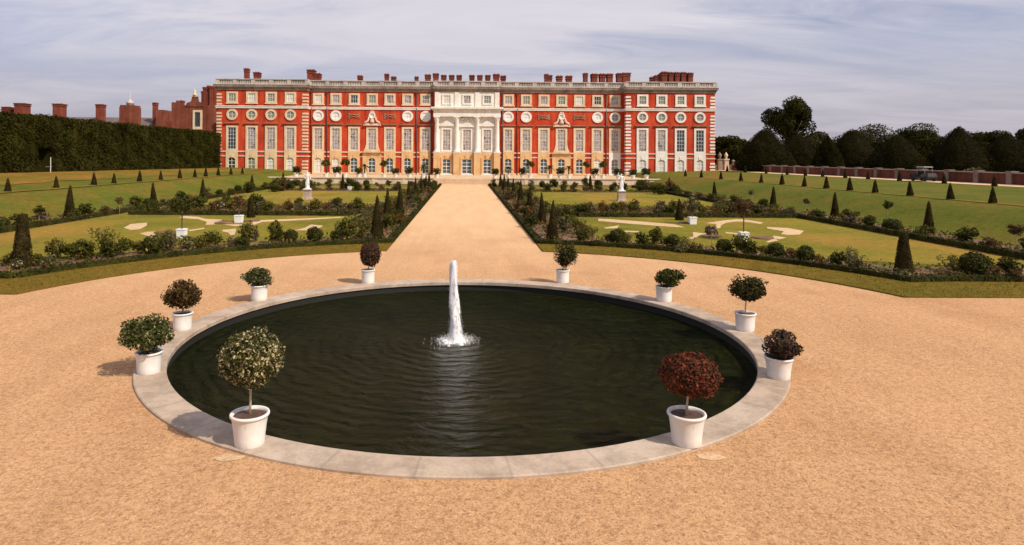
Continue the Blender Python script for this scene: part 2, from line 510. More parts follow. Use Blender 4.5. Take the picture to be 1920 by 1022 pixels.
def blob_core(rx, ry, rz, cz, n=10, m_=7, k=0.8):
    mb = MB()
    prof = []
    for i in range(m_):
        a = -PI / 2 + PI * (i + 0.5) / m_
        prof.append((math.cos(a), math.sin(a)))
    base = len(mb.v)
    for r, z in prof:
        for j in range(n):
            t = 2 * PI * j / n
            mb.v.append((r * math.cos(t) * rx * k, r * math.sin(t) * ry * k, cz + z * rz * k))
    for i in range(m_ - 1):
        for j in range(n):
            j2 = (j + 1) % n
            mb.f.append((base + i * n + j, base + i * n + j2, base + (i + 1) * n + j2, base + (i + 1) * n + j))
    mb.f.append(tuple(range(base, base + n))[::-1])
    mb.f.append(tuple(range(base + (m_ - 1) * n, base + m_ * n)))
    return mb


def crown_pts(rng, n, rx, ry, rz, cz, lumps=12, lr=0.42, fill=0.25):
    """points and outward directions on a lumpy crown"""
    c = sph(rng, lumps) * rng.uniform(0.5, 0.78, (lumps, 1))
    rl = lr * rng.uniform(0.7, 1.25, lumps)
    k = rng.integers(0, lumps, n)
    d = sph(rng, n)
    u = rng.uniform(0, 1, n)
    rad = np.where(u < fill, rng.uniform(0.3, 0.9, n), rng.uniform(0.85, 1.08, n))
    p = c[k] + d * (rl[k] * rad)[:, None]
    nn = d + c[k] * 0.6
    nn /= np.linalg.norm(nn, axis=1, keepdims=True)
    s = np.array([rx, ry, rz])
    p = p * s
    p[:, 2] += cz
    return p, nn


def ball_pts(rng, n, rx, ry, rz, cz, rough=0.06, zmin=None):
    d = sph(rng, n)
    ph = rng.uniform(0, 6.28, 6)
    w = 1 + rough * (np.sin(3 * d[:, 0] * 2 + ph[0]) + np.sin(4 * d[:, 1] * 2 + ph[1]) + np.sin(5 * d[:, 2] * 2 + ph[2])) / 1.5
    p = d * w[:, None] * np.array([rx, ry, rz]) * rng.uniform(0.86, 1.06, n)[:, None]
    p[:, 2] += cz
    if zmin is not None:
        k = p[:, 2] > zmin
        p, d = p[k], d[k]
    return p, d


def cone_mesh(name, h, r0, r1, n, leaf, mat, seed, power=1.0):
    rng = np.random.default_rng(seed)
    u = 1 - np.sqrt(rng.uniform(0, 1, n)) if r1 < r0 * 0.35 else rng.uniform(0, 1, n)
    a = rng.uniform(0, 2 * PI, n)
    rad = r1 + (r0 - r1) * (1 - u) ** power
    rad = rad * (1 + 0.05 * np.sin(3 * a + 7 * u + seed)) * rng.uniform(0.88, 1.06, n)
    P = np.stack([rad * np.cos(a), rad * np.sin(a), 0.02 + u * h], 1)
    Nn = np.stack([np.cos(a), np.sin(a), np.full(n, r0 / h)], 1)
    core = MB().lathe([(r0 * 0.88, 0.0)] + [((r1 + (r0 - r1) * (1 - t) ** power) * 0.88, t * h) for t in (0.2, 0.4, 0.6, 0.8)] + [(r1 * 0.6, h * 0.97)], 10)
    return leafmesh(name, P, Nn, leaf, mat, rng, 0.8, core)


def hedge_poly(name, pts, w, h, leaf, dens, mat, seed, z=0.0, label=None, cat='hedge', group=None):
    """low clipped hedge along a polyline"""
    rng = np.random.default_rng(seed)
    core = MB()
    Ps, Ns = [], []
    # core as a continuous strip
    pl = [Vector((x, y, 0)) for x, y in pts]
    nn = []
    for i in range(len(pl)):
        t = (pl[min(i + 1, len(pl) - 1)] - pl[max(i - 1, 0)]).normalized()
        nn.append(Vector((-t.y, t.x, 0)))
    k = w * 0.42
    b = 0
    for p, q in zip(pl, nn):
        for sgn, zz in ((-1, z), (-1, z + h * 0.92), (1, z + h * 0.92), (1, z)):
            v = p + q * sgn * k
            core.v.append((v.x, v.y, zz))
    for i in range(len(pl) - 1):
        for j in range(3):
            core.f.append((i * 4 + j, i * 4 + j + 1, i * 4 + 5 + j, i * 4 + 4 + j))
    core.f.append((0, 1, 2, 3)); e = (len(pl) - 1) * 4
    core.f.append((e + 3, e + 2, e + 1, e))
    for i in range(len(pl) - 1):
        a, c = pl[i], pl[i + 1]
        L = (c - a).length
        n = max(4, int(L * dens))
        t = rng.uniform(0, 1, n)
        face = rng.uniform(0, 1, n)
        q = Vector((-(c - a).y, (c - a).x, 0)).normalized()
        side = np.where(face < 0.33, -1.0, np.where(face < 0.66, 1.0, 0.0))
        off = np.where(side != 0, side * w / 2, rng.uniform(-w / 2, w / 2, n))
        zz = np.where(side != 0, rng.uniform(0, h, n), h * rng.uniform(0.92, 1.08, n)) + z
        off = off * (1 + 0.1 * np.sin(t * L * 4 + seed))
        x = a.x + (c.x - a.x) * t + q.x * off
        y = a.y + (c.y - a.y) * t + q.y * off
        Ps.append(np.stack([x, y, zz], 1))
        Ns.append(np.stack([q.x * side, q.y * side, np.where(side == 0, 1.0, 0.2)], 1))
    me = leafmesh(name, np.concatenate(Ps), np.concatenate(Ns), leaf, mat, rng, 0.8, core)
    return tag(link(name, me), label, cat, group)


# ------------------------------------------------------------------ the ground
PX, PY = 0.0, 16.5                      # centre of the pool
R_OUT, R_IN, R_TURF, R_BED, R_LAWN = 7.40, 6.78, 15.0, 17.55, 20.5
PATHW = 3.68


def height(x, y):
    a = abs(x)
    if a <= 28.6: z = 0
    elif a <= 34.6:
        t = (a - 28.6) / 6.0
        z = 1.6 * (t * t * (3 - 2 * t))
    else:
        z = 1.6 + (0.55 * min(1, (a - 34.6) / 11.5) if x < 0 else 0.5 * min(1, (a - 34.6) / 17))
    k = min(1, max(0, (y - 21) / 6)); k = k * k * (3 - 2 * k)
    if x < 0 and a > 34.6: z += 0.45 * min(1, max(0, (118 - y) / 55)) * min(1, (a - 34.6) / 11.5)
    return z * k


gx = [-3000, -600, -200, -90] + [-60, -53, -46, -42, -38, -34.6, -33.6, -32.6, -31.6, -30.6, -29.6, -28.6, -20, -10, 0, 10, 20, 28.6, 29.6, 30.6, 31.6, 32.6, 33.6, 34.6, 38, 44, 51.6, 60] + [90, 200, 600, 3000]
gy = [-300, -60, 0, 15, 21, 22, 23, 24, 25, 26, 27, 40, 55, 70, 85, 100, 118, 135, 160, 300, 1000, 4000]
g = MB()
for y in gy:
    for x in gx:
        g.v.append((x, y, height(x, y)))
nx = len(gx)
for j in range(len(gy) - 1):
    for i in range(nx - 1):
        g.f.append((j * nx + i, j * nx + i + 1, (j + 1) * nx + i + 1, (j + 1) * nx + i)); g.sm.append(True)
# lower the ground under the pool so that the basin is a real hollow
for k, (x, y, z) in enumerate(g.v):
    if abs(x) <= 12 and 0 <= y <= 25.0: g.v[k] = (x, y, -1.2)
tag(g.build('ground', M['grass'], fix=False), kind='structure')


def arc(r, a0, a1, n):
    return [(PX + r * math.cos(a0 + (a1 - a0) * i / n), PY + r * math.sin(a0 + (a1 - a0) * i / n)) for i in range(n + 1)]


# gravel court round the pool, running into the central path; a ring with the pool cut out
gr = MB()
YT = 21.1
a_t = math.asin((YT - PY) / R_TURF)
ox = R_TURF * math.cos(a_t)
a_p = math.acos(PATHW / R_TURF)
outer = [(-70, -40), (70, -40), (70, YT), (ox, YT)] + arc(R_TURF, a_t, a_p, 20)[1:] + [(PATHW, 106.4), (-PATHW, 106.4)] + arc(R_TURF, PI - a_p, PI - a_t, 20)[:-1] + [(-ox, YT), (-70, YT)]
# annulus from the pool rim out to r = 9, then the rest as two halves
RM = 10.5
NS = 96
for i in range(NS):
    a, b = 2 * PI * i / NS, 2 * PI * (i + 1) / NS
    q = [(PX + r * math.cos(t), PY + r * math.sin(t), 0.012) for r, t in ((R_OUT - 0.05, a), (RM, a), (RM, b), (R_OUT - 0.05, b))]
    gr.quadpts(q)
right = [(PX, PY - RM), (0, -40), (70, -40), (70, YT), (ox, YT)] + arc(R_TURF, a_t, a_p, 20)[1:] + [(PATHW, 106.4), (0, 106.4), (PX, PY + RM)] + arc(RM, PI / 2, -PI / 2, NS // 2)[1:-1]
left = [(-x, y) for x, y in right]
gr.quadpts([(x, y, 0.012) for x, y in right])
gr.quadpts([(x, y, 0.012) for x, y in left[::-1]])
me = gr.mesh('gravel_court', M['gravel'])
tag(link('gravel_court', me), kind='structure')

for s in (1, -1):
    b = MB(); b.quadpts([(s * x, y, 0.012) for x, y in ((7.28, 33), (25.3 + (0.85 if s < 0 else 0), 25.5), (25.3 + (0.85 if s < 0 else 0), 101), (7.28, 101))])
    me = b.mesh('lawn', M['lawn'])
    if me.polygons[0].normal.z < 0: me.flip_normals()
    tag(link('lawn', me), kind='structure')
# stone rim of the pool, inner wall, water
a_n = 120
rim = MB()
prof = [(R_OUT, -0.3), (R_OUT, 0.045), (R_OUT - 0.02, 0.06), (R_IN + 0.02, 0.06), (R_IN, 0.045), (R_IN, -0.05), (R_IN + 0.05, -0.07), (R_IN + 0.05, -1.1)]
b0 = 0
for r, z in prof:
    for k in range(a_n):
        a = 2 * PI * k / a_n
        rim.v.append((r * math.cos(a), r * math.sin(a), z))
for i in range(len(prof) - 1):
    for k in range(a_n):
        k2 = (k + 1) % a_n
        rim.f.append((i * a_n + k, i * a_n + k2, (i + 1) * a_n + k2, (i + 1) * a_n + k)); rim.sm.append(False)


def make_rimstone():
    mt, nt, bs = newmat('pool rim stone')
    co = coord(nt)
    sep = N(nt, 'ShaderNodeSeparateXYZ'); nt.links.new(co, sep.inputs[0])
    at2 = N(nt, 'ShaderNodeMath', operation='ARCTAN2'); nt.links.new(sep.outputs[1], at2.inputs[0]); nt.links.new(sep.outputs[0], at2.inputs[1])
    mul = N(nt, 'ShaderNodeMath', operation='MULTIPLY'); nt.links.new(at2.outputs[0], mul.inputs[0]); mul.inputs[1].default_value = 34 / (2 * PI)
    fr = N(nt, 'ShaderNodeMath', operation='FRACT'); nt.links.new(mul.outputs[0], fr.inputs[0])
    fl = N(nt, 'ShaderNodeMath', operation='FLOOR'); nt.links.new(mul.outputs[0], fl.inputs[0])
    wn = N(nt, 'ShaderNodeTexWhiteNoise', noise_dimensions='1D'); nt.links.new(fl.outputs[0], wn.inputs['W'])
    per = ramp(nt, wn.outputs['Value'], [(0.0, (0.42, 0.325, 0.25)), (0.4, (0.45, 0.355, 0.275)), (0.75, (0.48, 0.395, 0.32)), (1.0, (0.44, 0.335, 0.26))])
    f = noise(nt, co, 1.6, 7, 0.7)
    col = mix(nt, 0.8, per, ramp(nt, f, [(0.34, (0.56, 0.52, 0.47)), (0.56, (1.02, 1.0, 0.97)), (0.7, (1.1, 1.08, 1.05))]), 'MULTIPLY')
    f2 = noise(nt, co, 22, 4, 0.7)
    col = mix(nt, 0.4, col, ramp(nt, f2, [(0.35, (0.7, 0.68, 0.66)), (0.6, (1.05, 1.05, 1.05))]), 'MULTIPLY')
    jt = ramp(nt, fr.outputs[0], [(0.0, (1, 1, 1)), (0.012, (1, 1, 1)), (0.02, (0, 0, 0)), (0.98, (0, 0, 0)), (0.988, (1, 1, 1))])
    col = mix(nt, mix(nt, 1.0, jt, (0.38, 0.38, 0.38), 'MULTIPLY'), col, (0.22, 0.17, 0.13))
    # inner wall coloured almost black below the lip
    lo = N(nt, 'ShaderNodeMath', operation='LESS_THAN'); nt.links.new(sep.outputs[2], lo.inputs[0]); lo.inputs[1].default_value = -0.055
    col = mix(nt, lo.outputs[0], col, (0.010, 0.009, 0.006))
    nt.links.new(col, bs.inputs['Base Color'])
    bs.inputs['Roughness'].default_value = 0.75
    bump(nt, f2, 0.3, 0.01, bs)
    return mt


M['rimstone'] = make_rimstone()
o = rim.build('pool_rim', M['rimstone'], loc=(PX, PY, 0))
tag(o, 'flat ring of pale grey coping stones round the dark pool', 'pool rim')

JX, JY = at(853, 640, -0.25)
mt, nt, bs = newmat('pond water')
co = coord(nt, 'Object')
f = noise(nt, co, 0.5, 3)
nt.links.new(ramp(nt, f, [(0.3, (0.010, 0.0125, 0.002)), (0.7, (0.022, 0.025, 0.0045))]), bs.inputs['Base Color'])
bs.inputs['Roughness'].default_value = 0.12
bs.inputs['IOR'].default_value = 1.33
bs.inputs['Specular IOR Level'].default_value = 0.16
mp = N(nt, 'ShaderNodeMapping'); mp.inputs['Location'].default_value = (-(JX - PX), -(JY - PY), 0)
nt.links.new(co, mp.inputs['Vector'])
wv = N(nt, 'ShaderNodeTexWave', wave_type='RINGS', rings_direction='SPHERICAL', wave_profile='SIN')
wv.inputs['Scale'].default_value = 0.9; wv.inputs['Distortion'].default_value = 6.5; wv.inputs['Detail'].default_value = 4; wv.inputs['Detail Scale'].default_value = 1.1
nt.links.new(mp.outputs[0], wv.inputs['Vector'])
n1 = mth0(nt, noise(nt, coord(nt, 'Object', (1, 1.5, 1)), 1.7, 6, 0.62, 1.4), 1.5)
n2 = noise(nt, coord(nt, 'Object', (1, 1.4, 1)), 6.5, 4, 0.6, 0.6)
a0 = N(nt, 'ShaderNodeMath', operation='MULTIPLY_ADD'); nt.links.new(n2, a0.inputs[0]); a0.inputs[1].default_value = 0.3; nt.links.new(n1, a0.inputs[2])
ad = N(nt, 'ShaderNodeMath', operation='MULTIPLY_ADD'); nt.links.new(wv.outputs['Fac'], ad.inputs[0]); ad.inputs[1].default_value = 0.3; nt.links.new(a0.outputs[0], ad.inputs[2])
bump(nt, ad.outputs[0], 1.0, 0.6, bs)
w = MB()
w.quadpts([((R_IN + 0.04) * math.cos(2 * PI * k / a_n), (R_IN + 0.04) * math.sin(2 * PI * k / a_n), 0) for k in range(a_n)])
tag(w.build('water', mt, loc=(PX, PY, -0.25)), kind='structure')

# turf strip, soil beds, sand scrolls
for s in (1, -1):
    fl = (lambda L: [(s * x, y) for x, y in (L if s > 0 else L[::-1])])
    a_b = math.asin((23.7 - PY) / R_BED); xb = R_BED * math.cos(a_b)
    pb = math.acos((PATHW + 0.02) / R_BED); pt = math.acos((PATHW + 0.02) / R_TURF)
    strip = [(60, YT), (60, 23.7), (xb, 23.7)] + arc(R_BED, a_b, pb, 24)[1:] + arc(R_TURF, pt, a_t, 24)
    t = MB().prism(fl(strip), -0.1, 0.055)
    tag(t.build('turf_strip', M['turf']), kind='structure')
    a_l = math.asin((26.8 - PY) / R_LAWN); xl = R_LAWN * math.cos(a_l)
    pl = math.acos(7.3 / R_LAWN)
    bi = 25.2 if s > 0 else 26.05
    bed_pts = [(28.6, 23.75), (28.6, 100), (bi, 100), (bi, 26.8), (xl, 26.8)] + arc(R_LAWN, a_l, pl, 20)[1:] + [(7.3, 100), (PATHW + 0.15, 100)] + arc(R_BED + 0.05, math.acos((PATHW + 0.15) / R_BED), a_b, 24)
    tag(MB().prism(fl(bed_pts), -0.1, 0.035).build('flower_bed', M['soil']), kind='structure')
    cross = [(7.31, 54), (8.6, 49.2), (25.19, 49.2), (25.19, 57), (7.31, 60)]
    tag(MB().prism(fl(cross), -0.1, 0.03).build('flower_bed', M['soil']), kind='structure')
    far = [(7.31, 84), (25.19, 84), (25.19, 87.5), (7.31, 87.5)]
    tag(MB().prism(fl(far), -0.1, 0.03).build('flower_bed', M['soil']), kind='structure')
    far = [(7.31, 97), (25.19, 97), (25.19, 100), (7.31, 100)]
    tag(MB().prism(fl(far), -0.1, 0.03).build('flower_bed', M['soil']), kind='structure')

S = 6.857
scrolls = [
    [(232, 427), (245, 420), (260, 418.5), (276, 417.5), (275, 423), (262, 430), (245, 431.5)],
    [(262, 438), (275, 434.5), (292, 434), (291, 440), (286, 445), (304, 445.5), (300, 448), (283, 447.5), (276, 442)],
    [(335, 408), (345, 405), (372, 406.5), (385, 410.5), (415, 411.5), (418, 418), (400, 421), (385, 421.5), (388, 416), (372, 411), (350, 409.5)],
    [(418, 421), (468, 420), (480, 413), (560, 410), (640, 406.5), (655, 407.5), (560, 413), (492, 416), (475, 422), (440, 424)],
    [(550, 432), (572, 427), (583, 421), (606, 423), (598, 428), (575, 432)],
    [(416, 431), (443, 428.5), (440, 440), (432, 441), (428, 436), (418, 434)],
    [(352, 431.5), (382, 427), (384, 429), (356, 433.5)],
    [(370, 447), (396, 448.5), (395, 451), (370, 450)],
    [(1280 + x / S, 360 + y / S) for x, y in ((290, 400), (430, 380), (550, 362), (700, 350), (860, 362), (1040, 392), (1000, 412), (860, 388), (700, 380), (560, 395), (500, 425), (480, 465), (440, 465), (430, 412))],
    [(1280 + x / S, 360 + y / S) for x, y in ((1080, 450), (1350, 462), (1560, 500), (1500, 548), (1340, 552), (1265, 540), (1300, 505), (1090, 470))],
    [(1280 + x / S, 360 + y / S) for x, y in ((1170, 562), (1340, 585), (1250, 608), (1190, 600), (1230, 625), (1100, 650), (1070, 640), (1140, 612))],
    [(1280 + x / S, 360 + y / S) for x, y in ((130, 515), (320, 537), (200, 562), (165, 605), (50, 600), (140, 570))],
    [(1280 + x / S, 360 + y / S) for x, y in ((540, 512), (760, 535), (880, 550), (740, 552), (560, 530))],
    [(1040 + x / S, 340 + y / S) for x, y in ((560, 480), (760, 490), (1100, 515), (1550, 555), (1680, 592), (1500, 585), (1000, 548), (560, 508))],
    [(1040 + x / S, 340 + y / S) for x, y in ((630, 595), (830, 566), (800, 604), (650, 606))],
    [(1040 + x / S, 340 + y / S) for x, y in ((900, 632), (1085, 640), (1080, 656), (900, 652))],
]
for q in scrolls:
    b = MB()
    b.quadpts([(*at(x, y, 0.02), 0.02) for x, y in q])
    me = b.mesh('gravel_scroll', M['scroll'])
    if me.polygons[0].normal.z < 0: me.flip_normals()
    tag(link('gravel_scroll', me), kind='structure')

# raised gravel walk along the right wall, terrace before the palace with steps
WX = 53.0
b = MB()
for i in range(30):
    y0, y1 = 40 + i * 3.1, 40 + (i + 1) * 3.1
    b.quadpts([(49.9, y0, height(49.9, y0) + 0.03), (WX - 0.1, y0, height(WX, y0) + 0.03), (WX - 0.1, y1, height(WX, y1) + 0.03), (49.9, y1, height(49.9, y1) + 0.03)])
tag(b.build('gravel_walk', M['sand']), kind='structure')
for xs_, nm_ in (((-45.9, -44, -42, -40, -38.2), 1), ((34.75, 35.5), 2), ((-34.9, -34.2), 3)):
    b = MB()
    rr = random.Random(nm_)
    ysd = [30 + 2.5 * k for k in range(39)]
    prev = None
    for y in ysd:
        j = rr.uniform(-0.35, 0.35) * (1.5 if nm_ == 1 else 0.4)
        row = [(x + (j if k_ == len(xs_) - 1 or nm_ > 1 else 0), y, 0) for k_, x in enumerate(xs_)]
        row = [(x, y, height(x, y) + 0.035) for x, y, _ in row]
        if prev:
            for k_ in range(len(xs_) - 1): b.quadpts([prev[k_], prev[k_ + 1], row[k_ + 1], row[k_]])
        prev = row
    tag(b.build('dry_grass', M['drygrass']), kind='structure')
TZ, TY = 0.85, 106.0
t = MB().box(-46, 46, TY + 1.9, 135, -0.2, TZ)
tag(t.build('terrace', M['terrace']), kind='structure')
st = MB()
for i in range(6):
    st.box(-5.0, 5.0, TY + 0.32 * i, TY + 1.95, 0.014 + (TZ - 0.01) / 6 * i, (TZ - 0.01) / 6 * (i + 1) + 0.01)
tag(st.build('steps', M['terrace']), kind='structure')
for s in (1, -1):
    wl = empty('terrace_wall', (s * 25, TY + 1.5, 0), 0, 'low pale stone retaining wall of the palace terrace, %s of the steps' % ('right' if s > 0 else 'left'), 'wall')
    MB().box(-20, 20, 0, 0.4, -0.1, TZ + 0.02).build('wall', M['stone_pink'], wl)
    MB().box(-20, 20, -0.12, 0.5, TZ + 0.02, TZ + 0.2).build('coping', M['stone_cream'], wl)
    p = MB()
    for k in range(9): p.box(-20 + k * 5 - 0.25, -20 + k * 5 + 0.25, -0.06, -0.001, -0.1, TZ + 0.019)
    p.build('pilaster_strip', M['stone_cream'], wl)
for s, px, py in ((-1, 430, 860), (1, 1333, 858)):
    x, y = at(px, py)
    rg = np.random.default_rng(int(px))
    q = [(x + 0.21 * math.cos(a) * rg.uniform(0.75, 1.2), y + 0.11 * math.sin(a) * rg.uniform(0.75, 1.2), 0.018) for a in np.linspace(0, 2 * PI, 13)[:-1]]
    b = MB(); b.quadpts(q)
    tag(b.build('gravel_patch', M['sand']), kind='structure')

# loose stones on the gravel
rng = np.random.default_rng(17)
for nm_, mt_, n in (('loose_stones', M['stone_brown'], 2600), ('loose_stones', M['stone_pink'], 1800)):
    V, F = [], []
    while len(F) < n * 6:
        x, y = rng.uniform(-14, 14), rng.uniform(6.3, 22) ** 1.0
        rr_ = math.hypot(x - PX, y - PY)
        if rr_ < R_OUT + 0.05 or rr_ > 14.8: 
            if not (y < 20 and rr_ > R_OUT + 0.05): continue
        q = rng.uniform(0.004, 0.013); k = len(V)
        a = rng.uniform(0, 6.28)
        for px_, py_, pz_ in ((1, 0, 0.3), (0, 1.3, 0.3), (-1, 0, 0.3), (0, -1.1, 0.3), (0, 0, 1.1)):
            V.append((x + q * (px_ * math.cos(a) - py_ * math.sin(a)), y + q * (px_ * math.sin(a) + py_ * math.cos(a)), 0.012 + q * pz_ * 0.8))
        F += [(k, k + 1, k + 4), (k + 1, k + 2, k + 4), (k + 2, k + 3, k + 4), (k + 3, k, k + 4), (k, k + 3, k + 2), (k, k + 2, k + 1)]
    me = bpy.data.meshes.new(nm_); me.from_pydata(V, [], F); me.materials.append(mt_)
    tag(link(nm_, me), kind='stuff')

# ------------------------------------------------------------------ fountain
rng = np.random.default_rng(5)
mt, nt, bs = newmat('white water')
co = coord(nt)
f = noise(nt, coord(nt, 'Object', (1, 1, 0.35)), 16, 4, 0.7)
nt.links.new(ramp(nt, f, [(0.3, (0.7, 0.7, 0.72)), (0.6, (0.9, 0.9, 0.91))]), bs.inputs['Base Color'])
bs.inputs['Roughness'].default_value = 0.35
nt.links.new(ramp(nt, f, [(0.34, (0.25, 0.25, 0.25)), (0.5, (0.95, 0.95, 0.95))]), bs.inputs['Alpha'])
M['whitewater'] = mt
mt, nt, bs = newmat('spray')
bs.inputs['Base Color'].default_value = (0.85, 0.85, 0.87, 1)
bs.inputs['Roughness'].default_value = 0.3
M['spray'] = mt
fj = empty('fountain_jet', (JX, JY, -0.25), 0, 'white foaming water jet rising from the middle of the round pool', 'fountain')
H = 2.08
colm = MB()
nz, na = 40, 18
for i in range(nz + 1):
    t = i / nz
    r = 0.15 - 0.062 * t ** 0.8
    if t > 0.97: r *= max(0.45, (1 - t) / 0.03)
    sway = 0.02 * math.sin(5 * t + 1) - 0.035 * t
    for k in range(na):
        a = 2 * PI * k / na
        w_ = 1 + 0.12 * math.sin(3 * a + 6 * t) + 0.1 * math.sin(5 * a - 9 * t + 1) + 0.06 * math.sin(2 * a + 16 * t) + rng.uniform(-0.05, 0.05)
        colm.v.append((sway + r * w_ * math.cos(a), r * w_ * math.sin(a), t * H))
for i in range(nz):
    for k in range(na):
        k2 = (k + 1) % na
        colm.f.append((i * na + k, i * na + k2, (i + 1) * na + k2, (i + 1) * na + k)); colm.sm.append(True)
colm.build('water_column', M['whitewater'], fj, fix=False)


def droplets(name, P, rad, parent):
    V, F = [], []
    T = np.array([(1, 0, -0.5), (-0.5, 0.87, -0.5), (-0.5, -0.87, -0.5), (0, 0, 1.2)])
    for p, r in zip(P, rad):
        k = len(V)
        V += [tuple(p + q * r) for q in T]
        F += [(k, k + 2, k + 1), (k, k + 1, k + 3), (k + 1, k + 2, k + 3), (k + 2, k, k + 3)]
    me = bpy.data.meshes.new(name); me.from_pydata(V, [], F); me.materials.append(M['spray'])
    o_ = link(name, me, parent); o_['kind'] = 'stuff'
    return o_


n = 3200
t = rng.uniform(0, 1, n) ** 1.3
a = rng.uniform(0, 2 * PI, n)
r = (0.05 + 0.125 * (1 - t) ** 1.1) * np.abs(rng.normal(0.85, 0.2, n)) + 0.01
P = np.stack([r * np.cos(a) + 0.02 * np.sin(5 * t + 1) - 0.035 * t, r * np.sin(a), t * H], 1)
droplets('spray', P, rng.uniform(0.003, 0.009, n), fj)
n = 3200
a = rng.uniform(0, 2 * PI, n); r = np.abs(rng.normal(0.1, 0.21, n)) + 0.05
P = np.stack([r * np.cos(a), r * np.sin(a), np.abs(rng.normal(0, 0.055, n)) * np.clip(1.5 - r * 1.4, 0.2, 1.5)], 1)
droplets('splash', P, rng.uniform(0.003, 0.011, n), fj)
fm = MB()
for k in range(26):
    a = rng.uniform(0, 2 * PI); r = abs(rng.normal(0.12, 0.16)); q = rng.uniform(0.04, 0.11)
    fm.lathe([(q, 0.0), (q * 0.9, 0.02), (q * 0.5, 0.05), (0.01, 0.06)], 9, (r * math.cos(a), r * math.sin(a), 0.002), cap=False)
fm.build('foam', M['whitewater'], fj)

# ------------------------------------------------------------------ ten potted plants round the pool


def pot_parts(root, hp, r_top, r_bot, rimw=0.025):
    pr = [(r_bot * 0.97, 0.0), (r_bot, 0.015), (r_bot * 1.03, hp * 0.25), ((r_bot + r_top) / 2 * 0.985, hp * 0.6), (r_top * 0.95, hp * 0.86), (r_top * 0.98, hp * 0.9),
          (r_top + rimw * 0.4, hp * 0.915), (r_top + rimw * 0.6, hp * 0.96), (r_top + rimw * 0.3, hp), (r_top - rimw * 0.9, hp), (r_top - rimw * 1.4, hp * 0.93), (r_top * 0.8, hp * 0.7)]
    MB().lathe(pr, 36, cap=False).build('pot', M['whitepot'], root)
    s_ = MB()
    n_, rs = 20, r_top - rimw * 1.1
    z_ = hp * 0.9
    s_.lathe([(rs, z_), (rs * 0.6, z_ + 0.015), (0.01, z_ + 0.025)], 20, cap=False).build('soil', M['potsoil'], root)


def potted(px, py, hp, rt_, rb_, kind, crown, label, mat, seed):
    """crown: (stem height above rim, rx, rz, leaves, leaf size, dx)"""
    x, y = at(px, py, 0.06)
    x *= (y + rb_) / y
    y += rb_
    root = empty('potted_plant', (x, y, 0.06), 0, label, 'potted plant', 'white pots round the pool')
    pot_parts(root, hp, rt_, rb_)
    rng = np.random.default_rng(seed)
    sh, rx, rz, n_, lf, dx = crown
    cz = hp + sh + rz
    if sh > 0.02:
        b_ = MB()
        b_.tube([(0, 0, hp * 0.8), (0.006, 0.004, hp + sh * 0.4), (dx * 0.5 - 0.004, 0, hp + sh), (dx, 0, cz)], [0.022, 0.018, 0.016, 0.012], 8)
        for k in range(7):
            d = Vector(sph(rng, 1)[0]); d.z = abs(d.z) * 0.6
            p0 = Vector((dx * 0.6, 0, hp + sh + rz * rng.uniform(0.1, 0.9)))
            b_.tube([p0, p0 + d * rx * 0.4 + Vector((0, 0, 0.03)), p0 + d * rx * 0.8], [0.009, 0.006, 0.003], 5)
        b_.build('stem', M['stem'], root)
    else:
        b_ = MB()
        for k in range(9):
            a_ = rng.uniform(0, 2 * PI); q = rng.uniform(0.3, 0.8) * rx
            b_.tube([(0.04 * math.cos(a_), 0.04 * math.sin(a_), hp * 0.85), (q * 0.6 * math.cos(a_), q * 0.6 * math.sin(a_), hp + rz * 0.5), (q * math.cos(a_), q * math.sin(a_), hp + rz * 1.2)], [0.012, 0.009, 0.004], 5)
        b_.build('stem', M['bark'], root)
    if kind == 'ball':
        P_, D_ = ball_pts(rng, n_, rx, rx, rz, cz, 0.045)
        P_ += D_ * rng.choice([0.0, 0.0, 0.0, 0.015, 0.035], len(P_))[:, None]
        core = blob_core(rx, rx, rz, cz, 12, 8, 0.72)
        me = leafmesh('crown', P_, D_, lf, mat, rng, 1.1, core)
    else:
        P_, D_ = crown_pts(rng, n_, rx * 1.02, rx * 1.02, rz * 1.05, cz, 26 if kind == 'loose' else 18, 0.4, 0.3)
        if kind == 'mound':
            P_[:, 2] = np.maximum(P_[:, 2], hp * 0.93 + rng.uniform(-0.03, 0.05, len(P_)))
        core = blob_core(rx, rx, rz, cz, 10, 7, 0.3)
        me = leafmesh('crown', P_, D_, lf, mat, rng, 1.2, core)
    P_o = link('crown', me, root)
    P_o.location.x = dx
    return root


potted(468, 843, 0.475, 0.285, 0.225, 'ball', (0.44, 0.44, 0.40, 5200, 0.026, 0.03), 'round cream flecked standard on tall pale stem, white pot at front left of pool', M['p_white'], 1)
potted(1287, 842, 0.475, 0.285, 0.225, 'ball', (0.30, 0.425, 0.295, 4600, 0.025, 0.05), 'round red leaved standard in white pot at front right of the pool', M['p_red'], 2)
potted(279, 704, 0.42, 0.255, 0.22, 'mound', (0.0, 0.54, 0.36, 3800, 0.033, -0.04), 'wide dark bush with pale flowers in white pot, left end of the pool', M['p_oleander'], 3)
potted(342, 621, 0.42, 0.245, 0.215, 'loose', (0.10, 0.40, 0.34, 3400, 0.036, 0.0), 'dark bronze bushy standard on a short stem in white pot, behind the wide flecked bush', M['p_bronze'], 4)
potted(486, 565, 0.46, 0.26, 0.235, 'mound', (0.0, 0.44, 0.26, 3000, 0.035, 0.0), 'low grey green mound in white pot on the far left of the rim', M['p_grey'], 5)
potted(690, 532, 0.46, 0.235, 0.215, 'ball', (0.13, 0.33, 0.40, 2800, 0.034, 0.08), 'maroon leaved standard on a thin stem in white pot, left of the central path mouth', M['p_maroon'], 6)
potted(1055, 532, 0.46, 0.235, 0.215, 'loose', (0.14, 0.42, 0.42, 2700, 0.037, 0.06), 'dark green ragged standard in white pot, right of the central path mouth', M['p_dark'], 7)
